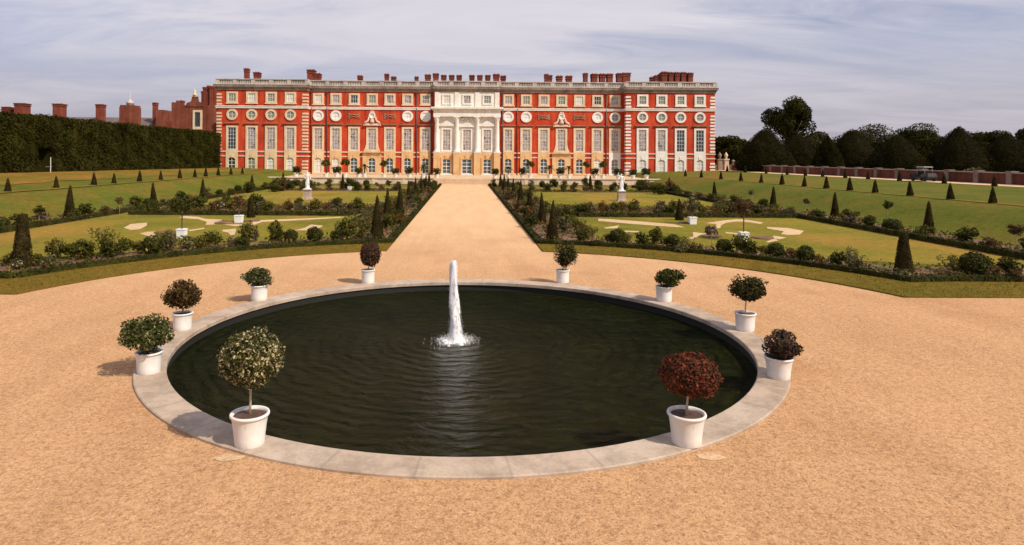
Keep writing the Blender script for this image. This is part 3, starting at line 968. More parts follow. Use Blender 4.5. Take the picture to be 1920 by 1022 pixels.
potted(1245, 567, 0.46, 0.26, 0.225, 'mound', (0.0, 0.42, 0.28, 2800, 0.037, 0.16), 'green bush leaning over the right edge of its white pot, far right of the rim', M['p_green'], 8)
potted(1397, 623, 0.45, 0.26, 0.225, 'loose', (0.30, 0.48, 0.31, 3100, 0.04, 0.06), 'open flat crowned dark green standard on a slim stem in white pot, right rim', M['p_dark'], 9)
potted(1460, 714, 0.42, 0.27, 0.215, 'mound', (0.0, 0.44, 0.27, 3200, 0.034, 0.06), 'low purple bronze bush in flared white pot at the right end of the pool', M['p_purple'], 10)

# ------------------------------------------------------------------ yew cones
ORD = ['nearest the camera', 'second', 'third', 'fourth', 'fifth', 'sixth', 'seventh', 'eighth', 'ninth', 'tenth', 'eleventh', 'twelfth', 'thirteenth', 'fourteenth', 'fifteenth', 'sixteenth', 'seventeenth', 'eighteenth', 'nineteenth', 'twentieth']
CONES = {
    'big': [cone_mesh('yew_cone', 2.05, 0.34, 0.05, 2400, 0.034, M['yew'], 10 + k) for k in range(3)],
    'blunt': [cone_mesh('yew_cone', 1.75, 0.40, 0.14, 3000, 0.034, M['yew'], 20 + k) for k in range(2)],
    'small': [cone_mesh('yew_cone', 1.25, 0.27, 0.045, 1100, 0.04, M['yew'], 30 + k) for k in range(3)],
    'slim': [cone_mesh('yew_cone', 2.35, 0.33, 0.035, 2600, 0.032, M['yew'], 40 + k) for k in range(3)],
}
cone_i = 0


def cone(kind, x, y, z, label, group, sc_=1.0, wide=1.0):
    global cone_i
    L = CONES[kind]
    me = L[cone_i % len(L)]; cone_i += 1
    o = link('yew_cone', me, None, (x, y, z - 0.03))
    o.rotation_euler = (R(random.uniform(-1.5, 1.5)), R(random.uniform(-1.5, 1.5)), random.uniform(0, 6))
    o.scale = (sc_ * wide, sc_ * wide, sc_)
    return tag(o, label, 'yew cone', group)


def nth(i, what='the pool end'):
    return ('nearest ' + what) if i == 0 else (ORD[i] + ' from ' + what)


random.seed(4)
# bank tops
for i, Y in enumerate([50.4, 56.3, 62.0, 65.5, 70.6, 75.5, 80.5, 85.0, 88.5, 93, 98, 103.0]):
    cone('small', -34.8, Y, height(-34.8, Y), 'small yew cone on the left bank crest, ' + nth(i, 'the camera'), 'cones on the left bank crest', random.uniform(0.85, 1.05))
for i, Y in enumerate([43.2, 47.0, 51.3, 55.7, 59.4, 63.3, 67.4, 72.2, 77.3, 83.0, 89.5, 97, 104]):
    cone('small', 35.1, Y, height(35.1, Y), 'small yew cone on the right bank crest, ' + nth(i, 'the camera'), 'cones on the right bank crest', random.uniform(0.92, 1.06))
for i, Y in enumerate([60.6, 67.0, 74.0, 79.8, 84.6, 90, 94.6, 100.0, 107, 115, 123]):
    cone('small', 49.4, Y, height(49.4, Y), 'small yew cone along the right gravel walk, ' + nth(i, 'the camera'), 'cones along the right gravel walk', random.uniform(0.85, 1.0))
# bank foot
for i, (px, py, zz) in enumerate([(1771, 437, 0.1), (1585, 408, 0.1), (1460, 389, 0.1), (1395, 372, 0.05), (1335, 358, 0.05)]):
    x, y = at(px, py, zz)
    cone('big', 27.8, y, height(27.8, y) + 0.03, 'tall yew cone in the right bank border, ' + nth(i, 'the camera'), 'cones at the foot of the right bank', 1.0 if i < 3 else 0.95)
for i, (px, py, zz) in enumerate([(157, 406, 0.1), (281, 382, 0.1), (352, 368, 0.1), (434, 354, 0.1), (470, 345, 0.1)]):
    x, y = at(px, py, zz)
    cone('big', -28.0, y, height(-28, y) + 0.03, 'tall yew cone in the left bank border, ' + nth(i, 'the camera'), 'cones at the foot of the left bank', 1.15 if i == 0 else 1.0)
x, y = at(40, 503); cone('blunt', x, y, 0.03, 'large blunt yew cone in the left front border, nearest cone on that side', 'cones of the front border', 1.2, 0.82)
x, y = at(1694, 511); cone('blunt', x, y, 0.03, 'broad blunt yew cone in the right front border, with pale flowers at its foot', 'cones of the front border', 0.88)
for s, nm in ((-1, 'left'), (1, 'right')):
    ys = [35.4, 44.0, 52.6, 61.2, 69.8, 78.4, 87.0, 95.6]; PATHCONES = ys
    for i, Y in enumerate(ys):
        cone('slim', s * (4.75 if i == 0 else 5.2), Y, 0.03, 'slim yew cone in the %s border of the central path, %s' % (nm, nth(i)), 'cones lining the central path', random.uniform(0.92, 1.06), 1.12 if i == 0 else 1.0)
for px, py, nm in ((470, 408, 'left'), (1274, 413, 'right')):
    x, y = at(px, py); cone('big', x, y, 0.03, 'dark squat yew cone on the %s lawn beside a white tub' % nm, 'cones on the lawns', 0.78, 1.15)
for px, py, nm in ((643, 357, 'left'), (1107, 357, 'right')):
    x, y = at(px, py); cone('slim', x, y, 0.03, 'dark tall yew cone at the far end of the %s lawn' % nm, 'cones at the far end of the lawns', 0.95, 1.2)

# ------------------------------------------------------------------ shrubs and perennials in the beds
def make_shrub(nm, mat, n, rx, rz, leaf, seed, style='lump', cov=0.6):
    rng = np.random.default_rng(seed)
    if style == 'ball':
        P_, D_ = ball_pts(rng, n, rx, rx, rz, rz * 0.92, 0.05, 0.0)
        return leafmesh(nm, P_, D_, leaf, mat, rng, 0.8, blob_core(rx, rx, rz, rz * 0.92, 10, 7, 0.84))
    if style == 'spiky':
        k = 18
        base = np.concatenate([rng.normal(0, rx * 0.16, (k, 2)), np.zeros((k, 1))], 1)
        tip = base * 4.6 + np.stack([rng.normal(0, rx * 0.2, k), rng.normal(0, rx * 0.2, k), rz * 2 * rng.uniform(0.65, 1.05, k)], 1)
        i = rng.integers(0, k, n); t_ = rng.uniform(0, 1, n)[:, None] ** 0.8
        P_ = base[i] + (tip[i] - base[i]) * t_ + rng.normal(0, 0.055, (n, 3))
        P_[:, 2] = np.abs(P_[:, 2])
        return leafmesh(nm, P_, sph(rng, n), leaf, mat, rng, 1.0, blob_core(rx * 0.4, rx * 0.4, rz * 0.6, rz * 0.5, 8, 6, 0.9), 0.35)
    P_, D_ = crown_pts(rng, n, rx, rx, rz, rz * 0.95, 13, 0.45, 0.35)
    P_[:, 2] = np.maximum(P_[:, 2], rng.uniform(0.0, 0.12, len(P_)))
    return leafmesh(nm, P_, D_, leaf, mat, rng, 1.1, blob_core(rx, rx, rz, rz * 0.85, 9, 6, 0.38))


KINDS = {
    # name, words, category, proto meshes
    'ball': ('box_ball', 'dark clipped box ball', 'clipped shrub', [make_shrub('box_ball', M['box'], 900, 0.5, 0.5, 0.06, 50 + k, 'ball') for k in range(3)]),
    'green': ('shrub', 'loose mid green shrub', 'shrub', [make_shrub('shrub', M['shrub'], 620, 0.55, 0.5, 0.075, 60 + k) for k in range(3)]),
    'dark': ('shrub', 'dense dark green shrub', 'shrub', [make_shrub('shrub', M['box'], 700, 0.58, 0.48, 0.075, 64 + k) for k in range(2)]),
    'lime': ('shrub', 'light green leafy clump', 'perennial', [make_shrub('leafy_clump', M['lime'], 420, 0.45, 0.42, 0.075, 70 + k) for k in range(2)]),
    'tall': ('perennial', 'tall upright light green perennial', 'perennial', [make_shrub('perennial', M['lime'], 640, 0.5, 0.5, 0.07, 75 + k, 'spiky') for k in range(2)]),
    'silver': ('perennial', 'silvery grey leaved clump', 'perennial', [make_shrub('perennial', M['silver'], 420, 0.42, 0.36, 0.065, 80 + k) for k in range(2)]),
    'lavender': ('lavender', 'purple flowering lavender clump', 'lavender', [make_shrub('lavender', M['lavender'], 420, 0.42, 0.34, 0.055, 85 + k) for k in range(2)]),
    'pink': ('flowering_shrub', 'pink flowering bush', 'flowering shrub', [make_shrub('flowering_shrub', M['pink'], 460, 0.45, 0.42, 0.065, 90 + k) for k in range(2)]),
    'red': ('flowering_shrub', 'red flowering bush', 'flowering shrub', [make_shrub('flowering_shrub', M['redfl'], 440, 0.42, 0.4, 0.065, 95 + k) for k in range(2)]),
    'white': ('flowering_shrub', 'white flowering bush', 'flowering shrub', [make_shrub('flowering_shrub', M['whitefl'], 440, 0.4, 0.34, 0.06, 100 + k) for k in range(2)]),
    'bronze': ('shrub', 'bronze leaved shrub', 'shrub', [make_shrub('shrub', M['bronze'], 560, 0.5, 0.46, 0.07, 105 + k) for k in range(2)]),
    'olive': ('shrub', 'feathery olive brown perennial', 'perennial', [make_shrub('perennial', M['silver'], 760, 0.5, 0.5, 0.06, 108 + k, 'spiky') for k in range(2)]),
}
# lollipop rose on a stem: a thing with parts
PLANTS = []          # kind, x, y, scale, bed, order key


def plant(kind, x, y, size, bed, key, z=0.03):
    PLANTS.append((kind, x, y, size, bed, key, z))


def pxp(kind, px, py, w, bed, hscale=1.0):
    """a plant whose foot shows at the pixel, w photo pixels wide"""
    x, y = at(px, py, 0.03)
    d = y
    proto_w = {'ball': 1.0, 'green': 1.15, 'dark': 1.2, 'lime': 0.95, 'tall': 0.9, 'silver': 0.9, 'lavender': 0.9, 'pink': 0.95, 'red': 0.9, 'white': 0.85, 'bronze': 1.05, 'olive': 0.9}[kind]
    plant(kind, x, y, (w * d / FPX / proto_w, hscale), bed, abs(x))


FL, FR = 'left front border', 'right front border'
for k, px, py, w, *h in [('green', 128, 484, 34), ('green', 158, 486, 44), ('dark', 168, 484, 40), ('tall', 196, 478, 36, 1.3), ('dark', 206, 482, 40), ('green', 231, 478, 36), ('lime', 258, 474, 26),
                         ('ball', 285, 476, 35), ('lime', 312, 470, 34, 1.3), ('olive', 318, 472, 26, 1.2), ('silver', 350, 466, 30), ('lime', 378, 468, 30), ('green', 395, 464, 36), ('lavender', 437, 462, 26), ('dark', 455, 466, 30),
                         ('lime', 468, 452, 36, 1.2), ('lavender', 478, 452, 20), ('green', 515, 456, 34, 1.4), ('dark', 522, 452, 26), ('ball', 545, 455, 26), ('ball', 590, 453, 29), ('dark', 632, 452, 26), ('green', 648, 450, 34, 1.3),
                         ('tall', 668, 450, 40, 1.1), ('silver', 690, 452, 20), ('white', 32, 506, 26), ('lime', 20, 500, 30), ('green', 70, 498, 26), ('silver', 95, 500, 30), ('white', 88, 502, 20), ('lime', 100, 484, 36, 1.2)]:
    pxp(k, px, py, w, FL, *h)
for k, px, py, w, *h in [('dark', 1090, 452, 24), ('bronze', 1092, 446, 26, 1.2), ('olive', 1108, 442, 18), ('dark', 1118, 462, 26, 0.6), ('ball', 1158, 458, 30), ('tall', 1175, 456, 18), ('lime', 1140, 456, 22), ('dark', 1205, 461, 32), ('green', 1228, 460, 30, 1.3),
                         ('lime', 1246, 462, 22), ('ball', 1262, 464, 26), ('tall', 1285, 468, 30, 0.8), ('silver', 1278, 474, 30, 0.7), ('pink', 1303, 474, 30, 0.8), ('ball', 1357, 475, 28), ('green', 1388, 478, 38, 1.2), ('dark', 1403, 479, 36),
                         ('lime', 1430, 482, 26), ('ball', 1454, 483, 30), ('bronze', 1482, 486, 26), ('lavender', 1480, 488, 18), ('ball', 1510, 491, 32), ('red', 1535, 494, 26, 0.7), ('dark', 1570, 503, 36, 1.1), ('olive', 1598, 503, 34, 1.0), ('silver', 1610, 508, 30),
                         ('white', 1692, 524, 30, 0.8), ('silver', 1660, 520, 30, 0.7), ('dark', 1735, 524, 26, 0.6), ('pink', 1795, 522, 30, 0.5), ('tall', 1788, 510, 40, 0.8), ('dark', 1770, 523, 22, 0.7), ('ball', 1826, 518, 48, 1.0), ('pink', 1868, 525, 32), ('dark', 1895, 516, 44), ('bronze', 1905, 528, 30), ('green', 1850, 512, 36)]:
    pxp(k, px, py, w, FR, *h)
# borders at the foot of the banks
for s, bed in ((-1, 'left bank border'), (1, 'right bank border')):
    rr = random.Random(11 + s)
    y = 30.5
    seq = ['dark', 'bronze', 'dark', 'green', 'ball', 'dark', 'lavender', 'green', 'dark', 'bronze', 'silver', 'green', 'dark', 'white', 'dark', 'tall']
    i = 0
    while y < 98:
        k = seq[i % len(seq)]
        plant(k, s * (26.5 + rr.uniform(-0.55, 0.6)) + (-0.9 if s < 0 else 0.0), y, (rr.uniform(0.7, 1.25), rr.uniform(0.75, 1.0)), bed, y)
        y += rr.uniform(1.5, 2.6) * (1 + (y - 30) / 90); i += 1
# borders of the central path
for s, bed in ((-1, 'left path border'), (1, 'right path border')):
    rr = random.Random(21 + s)
    y = 36.0
    seq = ['silver', 'green', 'bronze', 'tall', 'dark', 'lavender', 'green', 'olive', 'pink', 'lime', 'dark', 'silver', 'red', 'tall', 'bronze', 'green', 'white', 'dark']
    i = 0
    while y < 102:
        k = seq[(i * 5 + (3 if s > 0 else 0)) % len(seq)]
        xq = 4.4 + rr.uniform(0.0, 2.5)
        if any(-2.4 < y - q < 0.75 for q in PATHCONES) and abs(xq - 5.2) < 0.95: xq = 6.5 if xq > 5.2 else 4.25
        plant(k, s * xq, y, (rr.uniform(0.75, 1.2), rr.uniform(0.9, 1.2)), bed, y)
        y += rr.uniform(0.75, 1.35) * (1 + (y - 34) / 120); i += 1
# cross borders between the lawns
for s, sd in ((-1, 'left'), (1, 'right')):
    rr = random.Random(31 + s)
    bed = '%s cross border' % sd
    seq = ['silver', 'red', 'lime', 'dark', 'white', 'green', 'pink', 'olive', 'bronze', 'lavender', 'green', 'silver', 'lime', 'red']
    for i in range(34):
        k = seq[(i * 3 + (0 if s > 0 else 5)) % len(seq)]
        x = 8.6 + i * 0.48 + rr.uniform(-0.25, 0.25)
        if 14.6 < x < 16.6 and rr.random() < 0.6: continue
        plant(k, s * x, rr.choice([50.4, 51.6, 53.0, 54.5, 56.0]), (rr.uniform(0.75, 1.25), rr.uniform(0.85, 1.2)), bed, x)
    bed = '%s far border' % sd
    for i in range(20):
        k = ['dark', 'green', 'bronze', 'ball', 'green', 'lime', 'dark', 'silver', 'pink', 'dark'][(i * 3 + s) % 10]
        x = 8.0 + i * 0.88 + rr.uniform(-0.3, 0.3)
        plant(k, s * x, rr.uniform(84.6, 87.2) if i % 2 else rr.uniform(97.5, 99.6), (rr.uniform(0.8, 1.35), rr.uniform(0.8, 1.1)), bed, x)
    bed = '%s end shrubbery' % sd
    for i in range(9):
        k = ['dark', 'green', 'bronze', 'dark', 'lime'][i % 5]
        plant(k, s * rr.uniform(21, 27.0), 79 + i * 2.2, (rr.uniform(1.2, 2.0), rr.uniform(0.75, 1.0)), bed, 79 + i * 2.2)
by = {}
for p in PLANTS: by.setdefault((p[0], p[4]), []).append(p)
random.seed(8)
for (kind, bed), L in by.items():
    name, words, cat, protos = KINDS[kind]
    L.sort(key=lambda p: p[5])
    end = 'the central path' if ('front' in bed or 'cross' in bed or 'far' in bed) else 'the pool end'
    for i, (k, x, y, (sz, hs), _, key, z) in enumerate(L):
        o = link(name, protos[(i + len(bed)) % len(protos)], None, (x, y, z))
        o.rotation_euler = (0, 0, random.uniform(0, 6.28))
        o.scale = (sz, sz * random.uniform(0.9, 1.1), sz * hs)
        tail = '' if len(L) == 1 else ', ' + nth(i, end)
        tag(o, '%s in the %s%s' % (words, bed, tail), cat, '%ss in the %s' % (words, bed))

# low mixed flowers filling the beds
def in_poly(P, poly):
    x, y = P[:, 0], P[:, 1]
    c = np.zeros(len(P), bool)
    j = len(poly) - 1
    for i in range(len(poly)):
        xi, yi = poly[i]; xj, yj = poly[j]
        k = ((yi > y) != (yj > y)) & (x < (xj - xi) * (y - yi) / (yj - yi + 1e-12) + xi)
        c ^= k; j = i
    return c


for s, sd in ((-1, 'left'), (1, 'right')):
    rng = np.random.default_rng(77 + s)
    polys = [(bed_poly, n_) for bed_poly, n_ in (
        ([(s * x, y) for x, y in bed_pts], 30000), ([(s * x, y) for x, y in cross], 6500), ([(s * 7.4, 84.1), (s * 25.1, 84.1), (s * 25.1, 87.4), (s * 7.4, 87.4)], 2200))]
    Ps = []
    for poly, n_ in polys:
        q = np.array(poly)
        P_ = rng.uniform(q.min(0), q.max(0), (n_ * 2, 2))
        P_ = P_[in_poly(P_, poly)]
        cl = np.sin(P_[:, 0] * 1.7 + 1) * np.sin(P_[:, 1] * 1.3) + 0.6 * np.sin(P_[:, 0] * 0.6 + P_[:, 1] * 0.9)
        P_ = P_[cl + rng.uniform(-0.8, 0.8, len(P_)) > -0.25]
        Ps.append(np.concatenate([P_, rng.uniform(0.05, 0.36, (len(P_), 1)) * (0.6 + 0.4 * rng.uniform(0, 1, (len(P_), 1)))], 1))
    P_ = np.concatenate(Ps)
    d = sph(rng, len(P_)); d[:, 2] = np.abs(d[:, 2]) + 0.3
    tag(link('bed_flowers', leafmesh('bed_flowers', P_, d, 0.085, M['flowers'], rng)), kind='stuff')

# short grass standing on the turf strips, ragged along their edges
M['blades'] = leafmat('grass blades', [(0.12, 0.105, 0.014), (0.17, 0.13, 0.018), (0.21, 0.14, 0.024), (0.10, 0.105, 0.014), (0.26, 0.15, 0.03)], big=0.5, trans=0.3)
for s in (-1, 1):
    rng = np.random.default_rng(88 + s)
    n = 30000
    P_ = np.stack([rng.uniform(3.7, 34, n), rng.uniform(20.9, 34.2, n)], 1)
    r_ = np.hypot(P_[:, 0], P_[:, 1] - PY)
    k = ((r_ > R_TURF - 0.04) & (r_ < R_BED + 0.1) & (P_[:, 1] > YT - 0.04)) | ((P_[:, 1] > YT - 0.04) & (P_[:, 1] < 23.75) & (P_[:, 0] > xb))
    k &= ~((P_[:, 1] < 23.7) & (r_ < R_TURF - 0.04))
    P_ = P_[k]
    P_ = np.concatenate([P_ * np.array([s, 1]), rng.uniform(0.055, 0.085, (len(P_), 1))], 1)
    tag(link('turf_grass', leafmesh('turf_grass', P_, sph(rng, len(P_)), 0.035, M['blades'], rng, 1.0, None, 0.3)), kind='stuff')

# low box edgings
a_b = math.asin((23.7 - PY) / (R_BED + 0.2)); xb = (R_BED + 0.2) * math.cos(a_b)
for s, sd in ((-1, 'left'), (1, 'right')):
    front = arc(R_BED + 0.2, math.acos((PATHW + 0.2) / (R_BED + 0.2)), a_b, 18) + [(xb + 2 + 3 * k, 23.92) for k in range(4)]
    hedge_poly('box_hedge', [(s * x, y) for x, y in front], 0.3, 0.26, 0.05, 130, M['edging'], 3, 0.0, 'low dark box edging along the front of the %s garden, behind the turf strip' % sd, 'hedge', 'low box edgings')
    side = [(PATHW + 0.2, y) for y in np.linspace(33.9, 104.5, 24)]
    hedge_poly('box_hedge', [(s * x, y) for x, y in side], 0.3, 0.24, 0.05, 150, M['edging'], 4, 0.0, 'low dark box edging on the %s side of the central path' % sd, 'hedge', 'low box edgings')
    crossl = [(7.45, 53.9), (8.7, 49.35), (12, 49.35), (16, 49.35), (20, 49.35), (25.1, 49.35)]
    hedge_poly('box_hedge', [(s * x, y) for x, y in crossl], 0.3, 0.34, 0.07, 90, M['edging'], 5, 0.0, 'low dark box edging of the %s cross border between the lawns' % sd, 'hedge', 'low box edgings')
    outer_l = [(25.35, y) for y in np.linspace(27.2, 99, 20)]
    hedge_poly('box_hedge', [(s * x - (0.9 if s < 0 else 0), y) for x, y in outer_l], 0.32, 0.34, 0.07, 90, M['edging'], 6, 0.0, 'low dark box edging along the outer edge of the %s lawn' % sd, 'hedge', 'low box edgings')
    inner = arc(R_LAWN - 0.1, math.acos(7.4 / R_LAWN), math.asin((26.7 - PY) / R_LAWN), 14)
    hedge_poly('box_hedge', [(s * 7.35, 53), (s * 7.35, 45), (s * 7.35, 38)], 0.3, 0.3, 0.07, 80, M['edging'], 7, 0.0, 'low dark box edging between the %s lawn and the path border' % sd, 'hedge', 'low box edgings')

# ------------------------------------------------------------------ standards in white tubs on the lawns
def round_crown(name, mat, n, r, rz, leaf, seed, parent, z, lumps=14):
    rng = np.random.default_rng(seed)
    P_, D_ = crown_pts(rng, n, r, r, rz, z, lumps, 0.45, 0.3)
    return link(name, leafmesh(name, P_, D_, leaf, mat, rng, 1.1, blob_core(r, r, rz, z, 9, 6, 0.36)), parent)


def tub_tree(px, py, h, r, mat, label, seed, w=0.26):
    w *= 0.8
    x, y = at(px, py, 0.0)
    e = empty('tub_tree', (x, y + 0.2, 0.0), 0, label, 'tree in tub', 'standards in white tubs on the lawns')
    b_ = MB().taper(0, 0, 0.0, 0.44, w * 0.92, w * 0.92, w, w)
    b_.box(-w - 0.02, w + 0.02, -w - 0.02, w + 0.02, 0.44, 0.5)
    b_.build('tub', M['white_paint'], e)
    MB().tube([(0, 0, 0.4), (0.01, 0, h * 0.6), (0, 0, h - r * 0.5)], [0.035, 0.03, 0.02], 7).build('stem', M['bark'], e)
    if r > 0: round_crown('crown', mat, 700, r, r * 0.92, 0.07, seed, e, h - r * 0.7)
    return e


tub_tree(338, 447, 2.25, 0.62, M['box'], 'tall round headed standard in a white tub on the left lawn', 1, 0.27)
tub_tree(1397, 453, 2.2, 0.55, M['bronze'], 'tall round headed bronze green standard in a white tub on the right lawn', 2, 0.27)
tub_tree(446, 418, 1.75, 0.5, M['pink'], 'short pinkish standard in a white tub beside the dark cone on the left lawn', 3, 0.3)
tub_tree(1300, 421, 1.7, 0.5, M['silver'], 'short silvery standard in a white tub beside the dark cone on the right lawn', 4, 0.3)
tub_tree(655, 357, 1.6, 0.5, M['box'], 'small green standard in a white tub at the far end of the left lawn', 5, 0.3)
tub_tree(1098, 357, 1.6, 0.5, M['box'], 'small green standard in a white tub at the far end of the right lawn', 6, 0.3)


def lolly(px, py, h, r, mat, label, seed, z=0.0):
    x, y = at(px, py, z)
    e = empty('standard_rose', (x, y, height(x, y)), 0, label, 'standard shrub', 'small standards on bare stems')
    MB().tube([(0, 0, -0.02), (0.01, 0, h * 0.6), (0, 0, h - r * 0.4)], [0.022, 0.018, 0.014], 6).build('stem', M['stem'], e)
    round_crown('crown', mat, 380, r, r * 0.9, 0.06, seed, e, h - r * 0.7, 9)


lolly(1334, 466, 1.1, 0.3, M['lavender'], 'small round mauve standard on a bare stem on the right lawn', 1)
lolly(224, 402, 1.25, 0.32, M['pink'], 'small standard on a pale stem between shrubs of the left bank border', 2)
lolly(73, 418, 1.1, 0.33, M['box'], 'small dark standard on a pale stem near the left front cone', 3)
lolly(1664, 420, 1.45, 0.3, M['box'], 'small standard on a pale stem between the two tall cones of the right bank border', 4)
lolly(1512, 398, 1.2, 0.3, M['bronze'], 'small bronze standard on a bare stem at the foot of the right bank', 5)
lolly(1410, 383, 1.4, 0.3, M['silver'], 'small grey standard on a bare stem beyond the bronze green tub tree', 6)
lolly(1905, 470, 1.4, 0.4, M['bronze'], 'bronze standard bush at the right edge of the bank border', 7)

# a dark round bed on each lawn
for px, py in ((1334, 444), (1430, 447), (310, 437), (470, 415), (1290, 419), (420, 419)):
    x, y = at(px, py)
    b_ = MB().lathe([(0.62, -0.05), (0.62, 0.05), (0.55, 0.09), (0.3, 0.12)], 20, (x, y, 0))
    tag(b_.build('planting_bed', M['soil']), kind='structure')

# ------------------------------------------------------------------ the palace
XC = 0.35
YW, YM, YF = 129.9, 131.7, 131.0           # fronts of wings, middle parts, centrepiece
pal = empty('palace', (0, 0, 0), 0, 'long red brick palace with white stone centrepiece and four rows of windows', 'palace')
Z0, Z1, ZC = 0.8, 17.45, 18.45
WING_IN, WING_OUT, CF = 31.6, 49.3, 6.35
for bx in ((XC - WING_OUT, XC - WING_IN, YW, 150), (XC + WING_IN, XC + WING_OUT, YW, 150), (XC - WING_IN + 0.001, XC - CF, YM, 149.9), (XC + CF, XC + WING_IN - 0.001, YM, 149.9)):
    MB().box(*bx, Z0 - 1, Z1).build('brick_wall', M['brick'], pal)
b = MB().box(XC - CF, XC + CF, YF, 149.8, 5.4, Z1)
b.build('stone_front', M['stone_white'], pal)
b = MB().box(XC - CF - 0.02, XC + CF + 0.02, YF - 0.12, 149.7, Z0 - 1, 5.4)
b.build('stone_basement', M['sandstone'], pal)


def outline(off):
    """plan of the front stepped out by off, left to right"""
    w, c = XC + WING_OUT + off, XC + CF + off
    wi = WING_IN - off
    L = [(XC - WING_OUT - off, 150.0), (XC - WING_OUT - off, YW - off), (XC - wi, YW - off), (XC - wi, YM - off), (XC - CF - off, YM - off), (XC - CF - off, YF - off)]
    return L + [(2 * XC - x, y) for x, y in L[::-1]]


def molding(mb, rows):
    """rows of (off, z): a moulding that follows the plan"""
    n = len(outline(0)); b_ = len(mb.v)
    for off, z in rows:
        mb.v += [(x, y, z) for x, y in outline(off)]
    for i in range(len(rows) - 1):
        for k in range(n - 1):
            mb.f.append((b_ + i * n + k, b_ + i * n + k + 1, b_ + (i + 1) * n + k + 1, b_ + (i + 1) * n + k)); mb.sm.append(False)


b = MB(); molding(b, [(-0.1, 17.4), (0.18, 17.4), (0.18, 17.7), (0.34, 17.8), (0.34, 17.95), (0.5, 18.0), (0.54, 18.3), (0.6, 18.45), (0.0, 18.5)])
b.build('cornice', M['stone_grey'], pal)
b = MB(); molding(b, [(0.0, 18.48), (0.14, 18.48), (0.14, 18.72), (-0.3, 18.72)])
molding(b, [(-0.3, 19.4), (0.14, 19.4), (0.2, 19.48), (0.2, 19.62), (-0.3, 19.62)])
piers = []
for x0, x1, y in ((XC - WING_OUT, XC - WING_IN, YW), (XC - WING_IN, XC - CF, YM), (XC - CF, XC + CF, YF), (XC + CF, XC + WING_IN, YM), (XC + WING_IN, XC + WING_OUT, YW)):
    npan = max(3, int(round((x1 - x0) / 3.6)))
    for k in range(npan + 1):
        x = x0 + (x1 - x0) * k / npan
        b.box(x - 0.42, x + 0.42, y - 0.13, y + 0.35, 18.7, 19.41)
    n_ = int((x1 - x0) / 0.34)
    b.box(x0, x1, y + 0.16, y + 0.3, 18.69, 19.42)
    for k in range(n_):
        x = x0 + (k + 0.5) * (x1 - x0) / n_
        b.taper(x, y + 0.05, 18.71, 19.41, 0.1, 0.1, 0.06, 0.06)
b.build('balustrade', M['stone_pale'], pal)
b = MB()
b.box(XC - WING_OUT + 0.6, XC + WING_OUT - 0.6, YM + 0.9, 149, 18.3, 18.9)
b.taper(XC, 141, 18.9, 19.9, 48.5, 7.5, 45, 4)
b.build('roof', M['lead'], pal)
b = MB(); molding(b, [(0, 13.8), (0.16, 13.8), (0.2, 14.05), (0.26, 14.2), (0.26, 14.3), (0, 14.34)]); b.build('string_course', M['stone_white'], pal)
b = MB()
for z0, z1, o_ in ((5.15, 5.42, 0.13), (4.28, 4.52, 0.1)):
    molding(b, [(0, z0), (o_, z0), (o_, z1), (0, z1)])
b.build('plat_band', M['stone_pink'], pal)
b = MB(); molding(b, [(0, -0.2), (0.14, -0.2), (0.14, 1.15), (0, 1.2)]); b.build('plinth', M['stone_cream'], pal)
for xc_, y, s in ((XC - WING_OUT, YW, 1), (XC - WING_IN, YW, -1), (XC + WING_IN, YW, 1), (XC + WING_OUT, YW, -1)):
    for za_, zb2 in ((1.3, 4.1), (5.6, 13.6), (14.45, 17.3)):
        q = MB()
        z = za_; k = 0
        while z + 0.38 < zb2:
            w_ = 1.0 if k % 2 == 0 else 0.9
            x0, x1 = sorted((xc_ - s * 0.06, xc_ + s * w_))
            q.box(x0, x1, y - 0.06, y + (0.95 if k % 2 == 0 else 1.1), z, z + 0.36)
            z += 0.64; k += 1
        q.build('quoins', M['stone_cream'] if xc_ < 0 else M['stone_white'], pal)


def rect(x, z0, z1, w):
    return [(x - w, z0), (x + w, z0), (x + w, z1), (x - w, z1)]


def window(x, y, inner, outer, stone, glass, bars, depth=0.16, extra=None, nm='window'):
    f = MB().ring(inner, outer, y - depth, y + 0.05)
    if extra: f.add(extra)
    fo = f.build(nm, stone, pal)
    p = MB(); p.quadpts([(a, y - 0.02, c) for a, c in inner])
    p.build('pane', glass, fo)
    if bars:
        g_ = MB()
        xs = [a for a, c in inner]; zs = [c for a, c in inner]
        x0, x1, z0, z1 = min(xs), max(xs), min(zs), max(zs)
        nx_, nz_, wd = bars
        for i in range(nx_ + 1):
            xx = x0 + (x1 - x0) * i / nx_
            h_ = wd * (1.7 if i in (0, nx_) else 1)
            g_.box(max(x0, xx - h_), min(x1, xx + h_), y - 0.07, y - 0.03, z0, z1)
        for i in range(nz_ + 1):
            zz = z0 + (z1 - z0) * i / nz_
            h_ = wd * (2.0 if i in (0, nz_) else (1.6 if nz_ > 3 and i == nz_ // 2 else 1))
            g_.box(x0, x1, y - 0.075, y - 0.035, max(z0, zz - h_), min(z1, zz + h_))
        g_.build('glazing_bars', M['white_paint'], fo)
    return fo


def circ(x, z, r, n=24):
    return [(x + r * math.cos(2 * PI * k / n), z + r * math.sin(2 * PI * k / n)) for k in range(n)]


def arch(x, z0, z1, w, n=8):
    """inner outline with a flat segmental head, and the matching outer rectangle"""
    rise = 0.34
    pts = [(x - w, z0), (x + w, z0), (x + w, z1 - rise)]
    for i in range(1, n):
        t = i / n
        pts.append((x + w - 2 * w * t, z1 - rise + rise * math.sin(PI * t)))
    pts.append((x - w, z1 - rise))
    return pts


def arch_outer(x, z0, z1, w, n=8):
    pts = [(x - w, z0), (x + w, z0), (x + w, z1)]
    for i in range(1, n): pts.append((x + w - 2 * w * i / n, z1))
    pts.append((x - w, z1))
    return pts


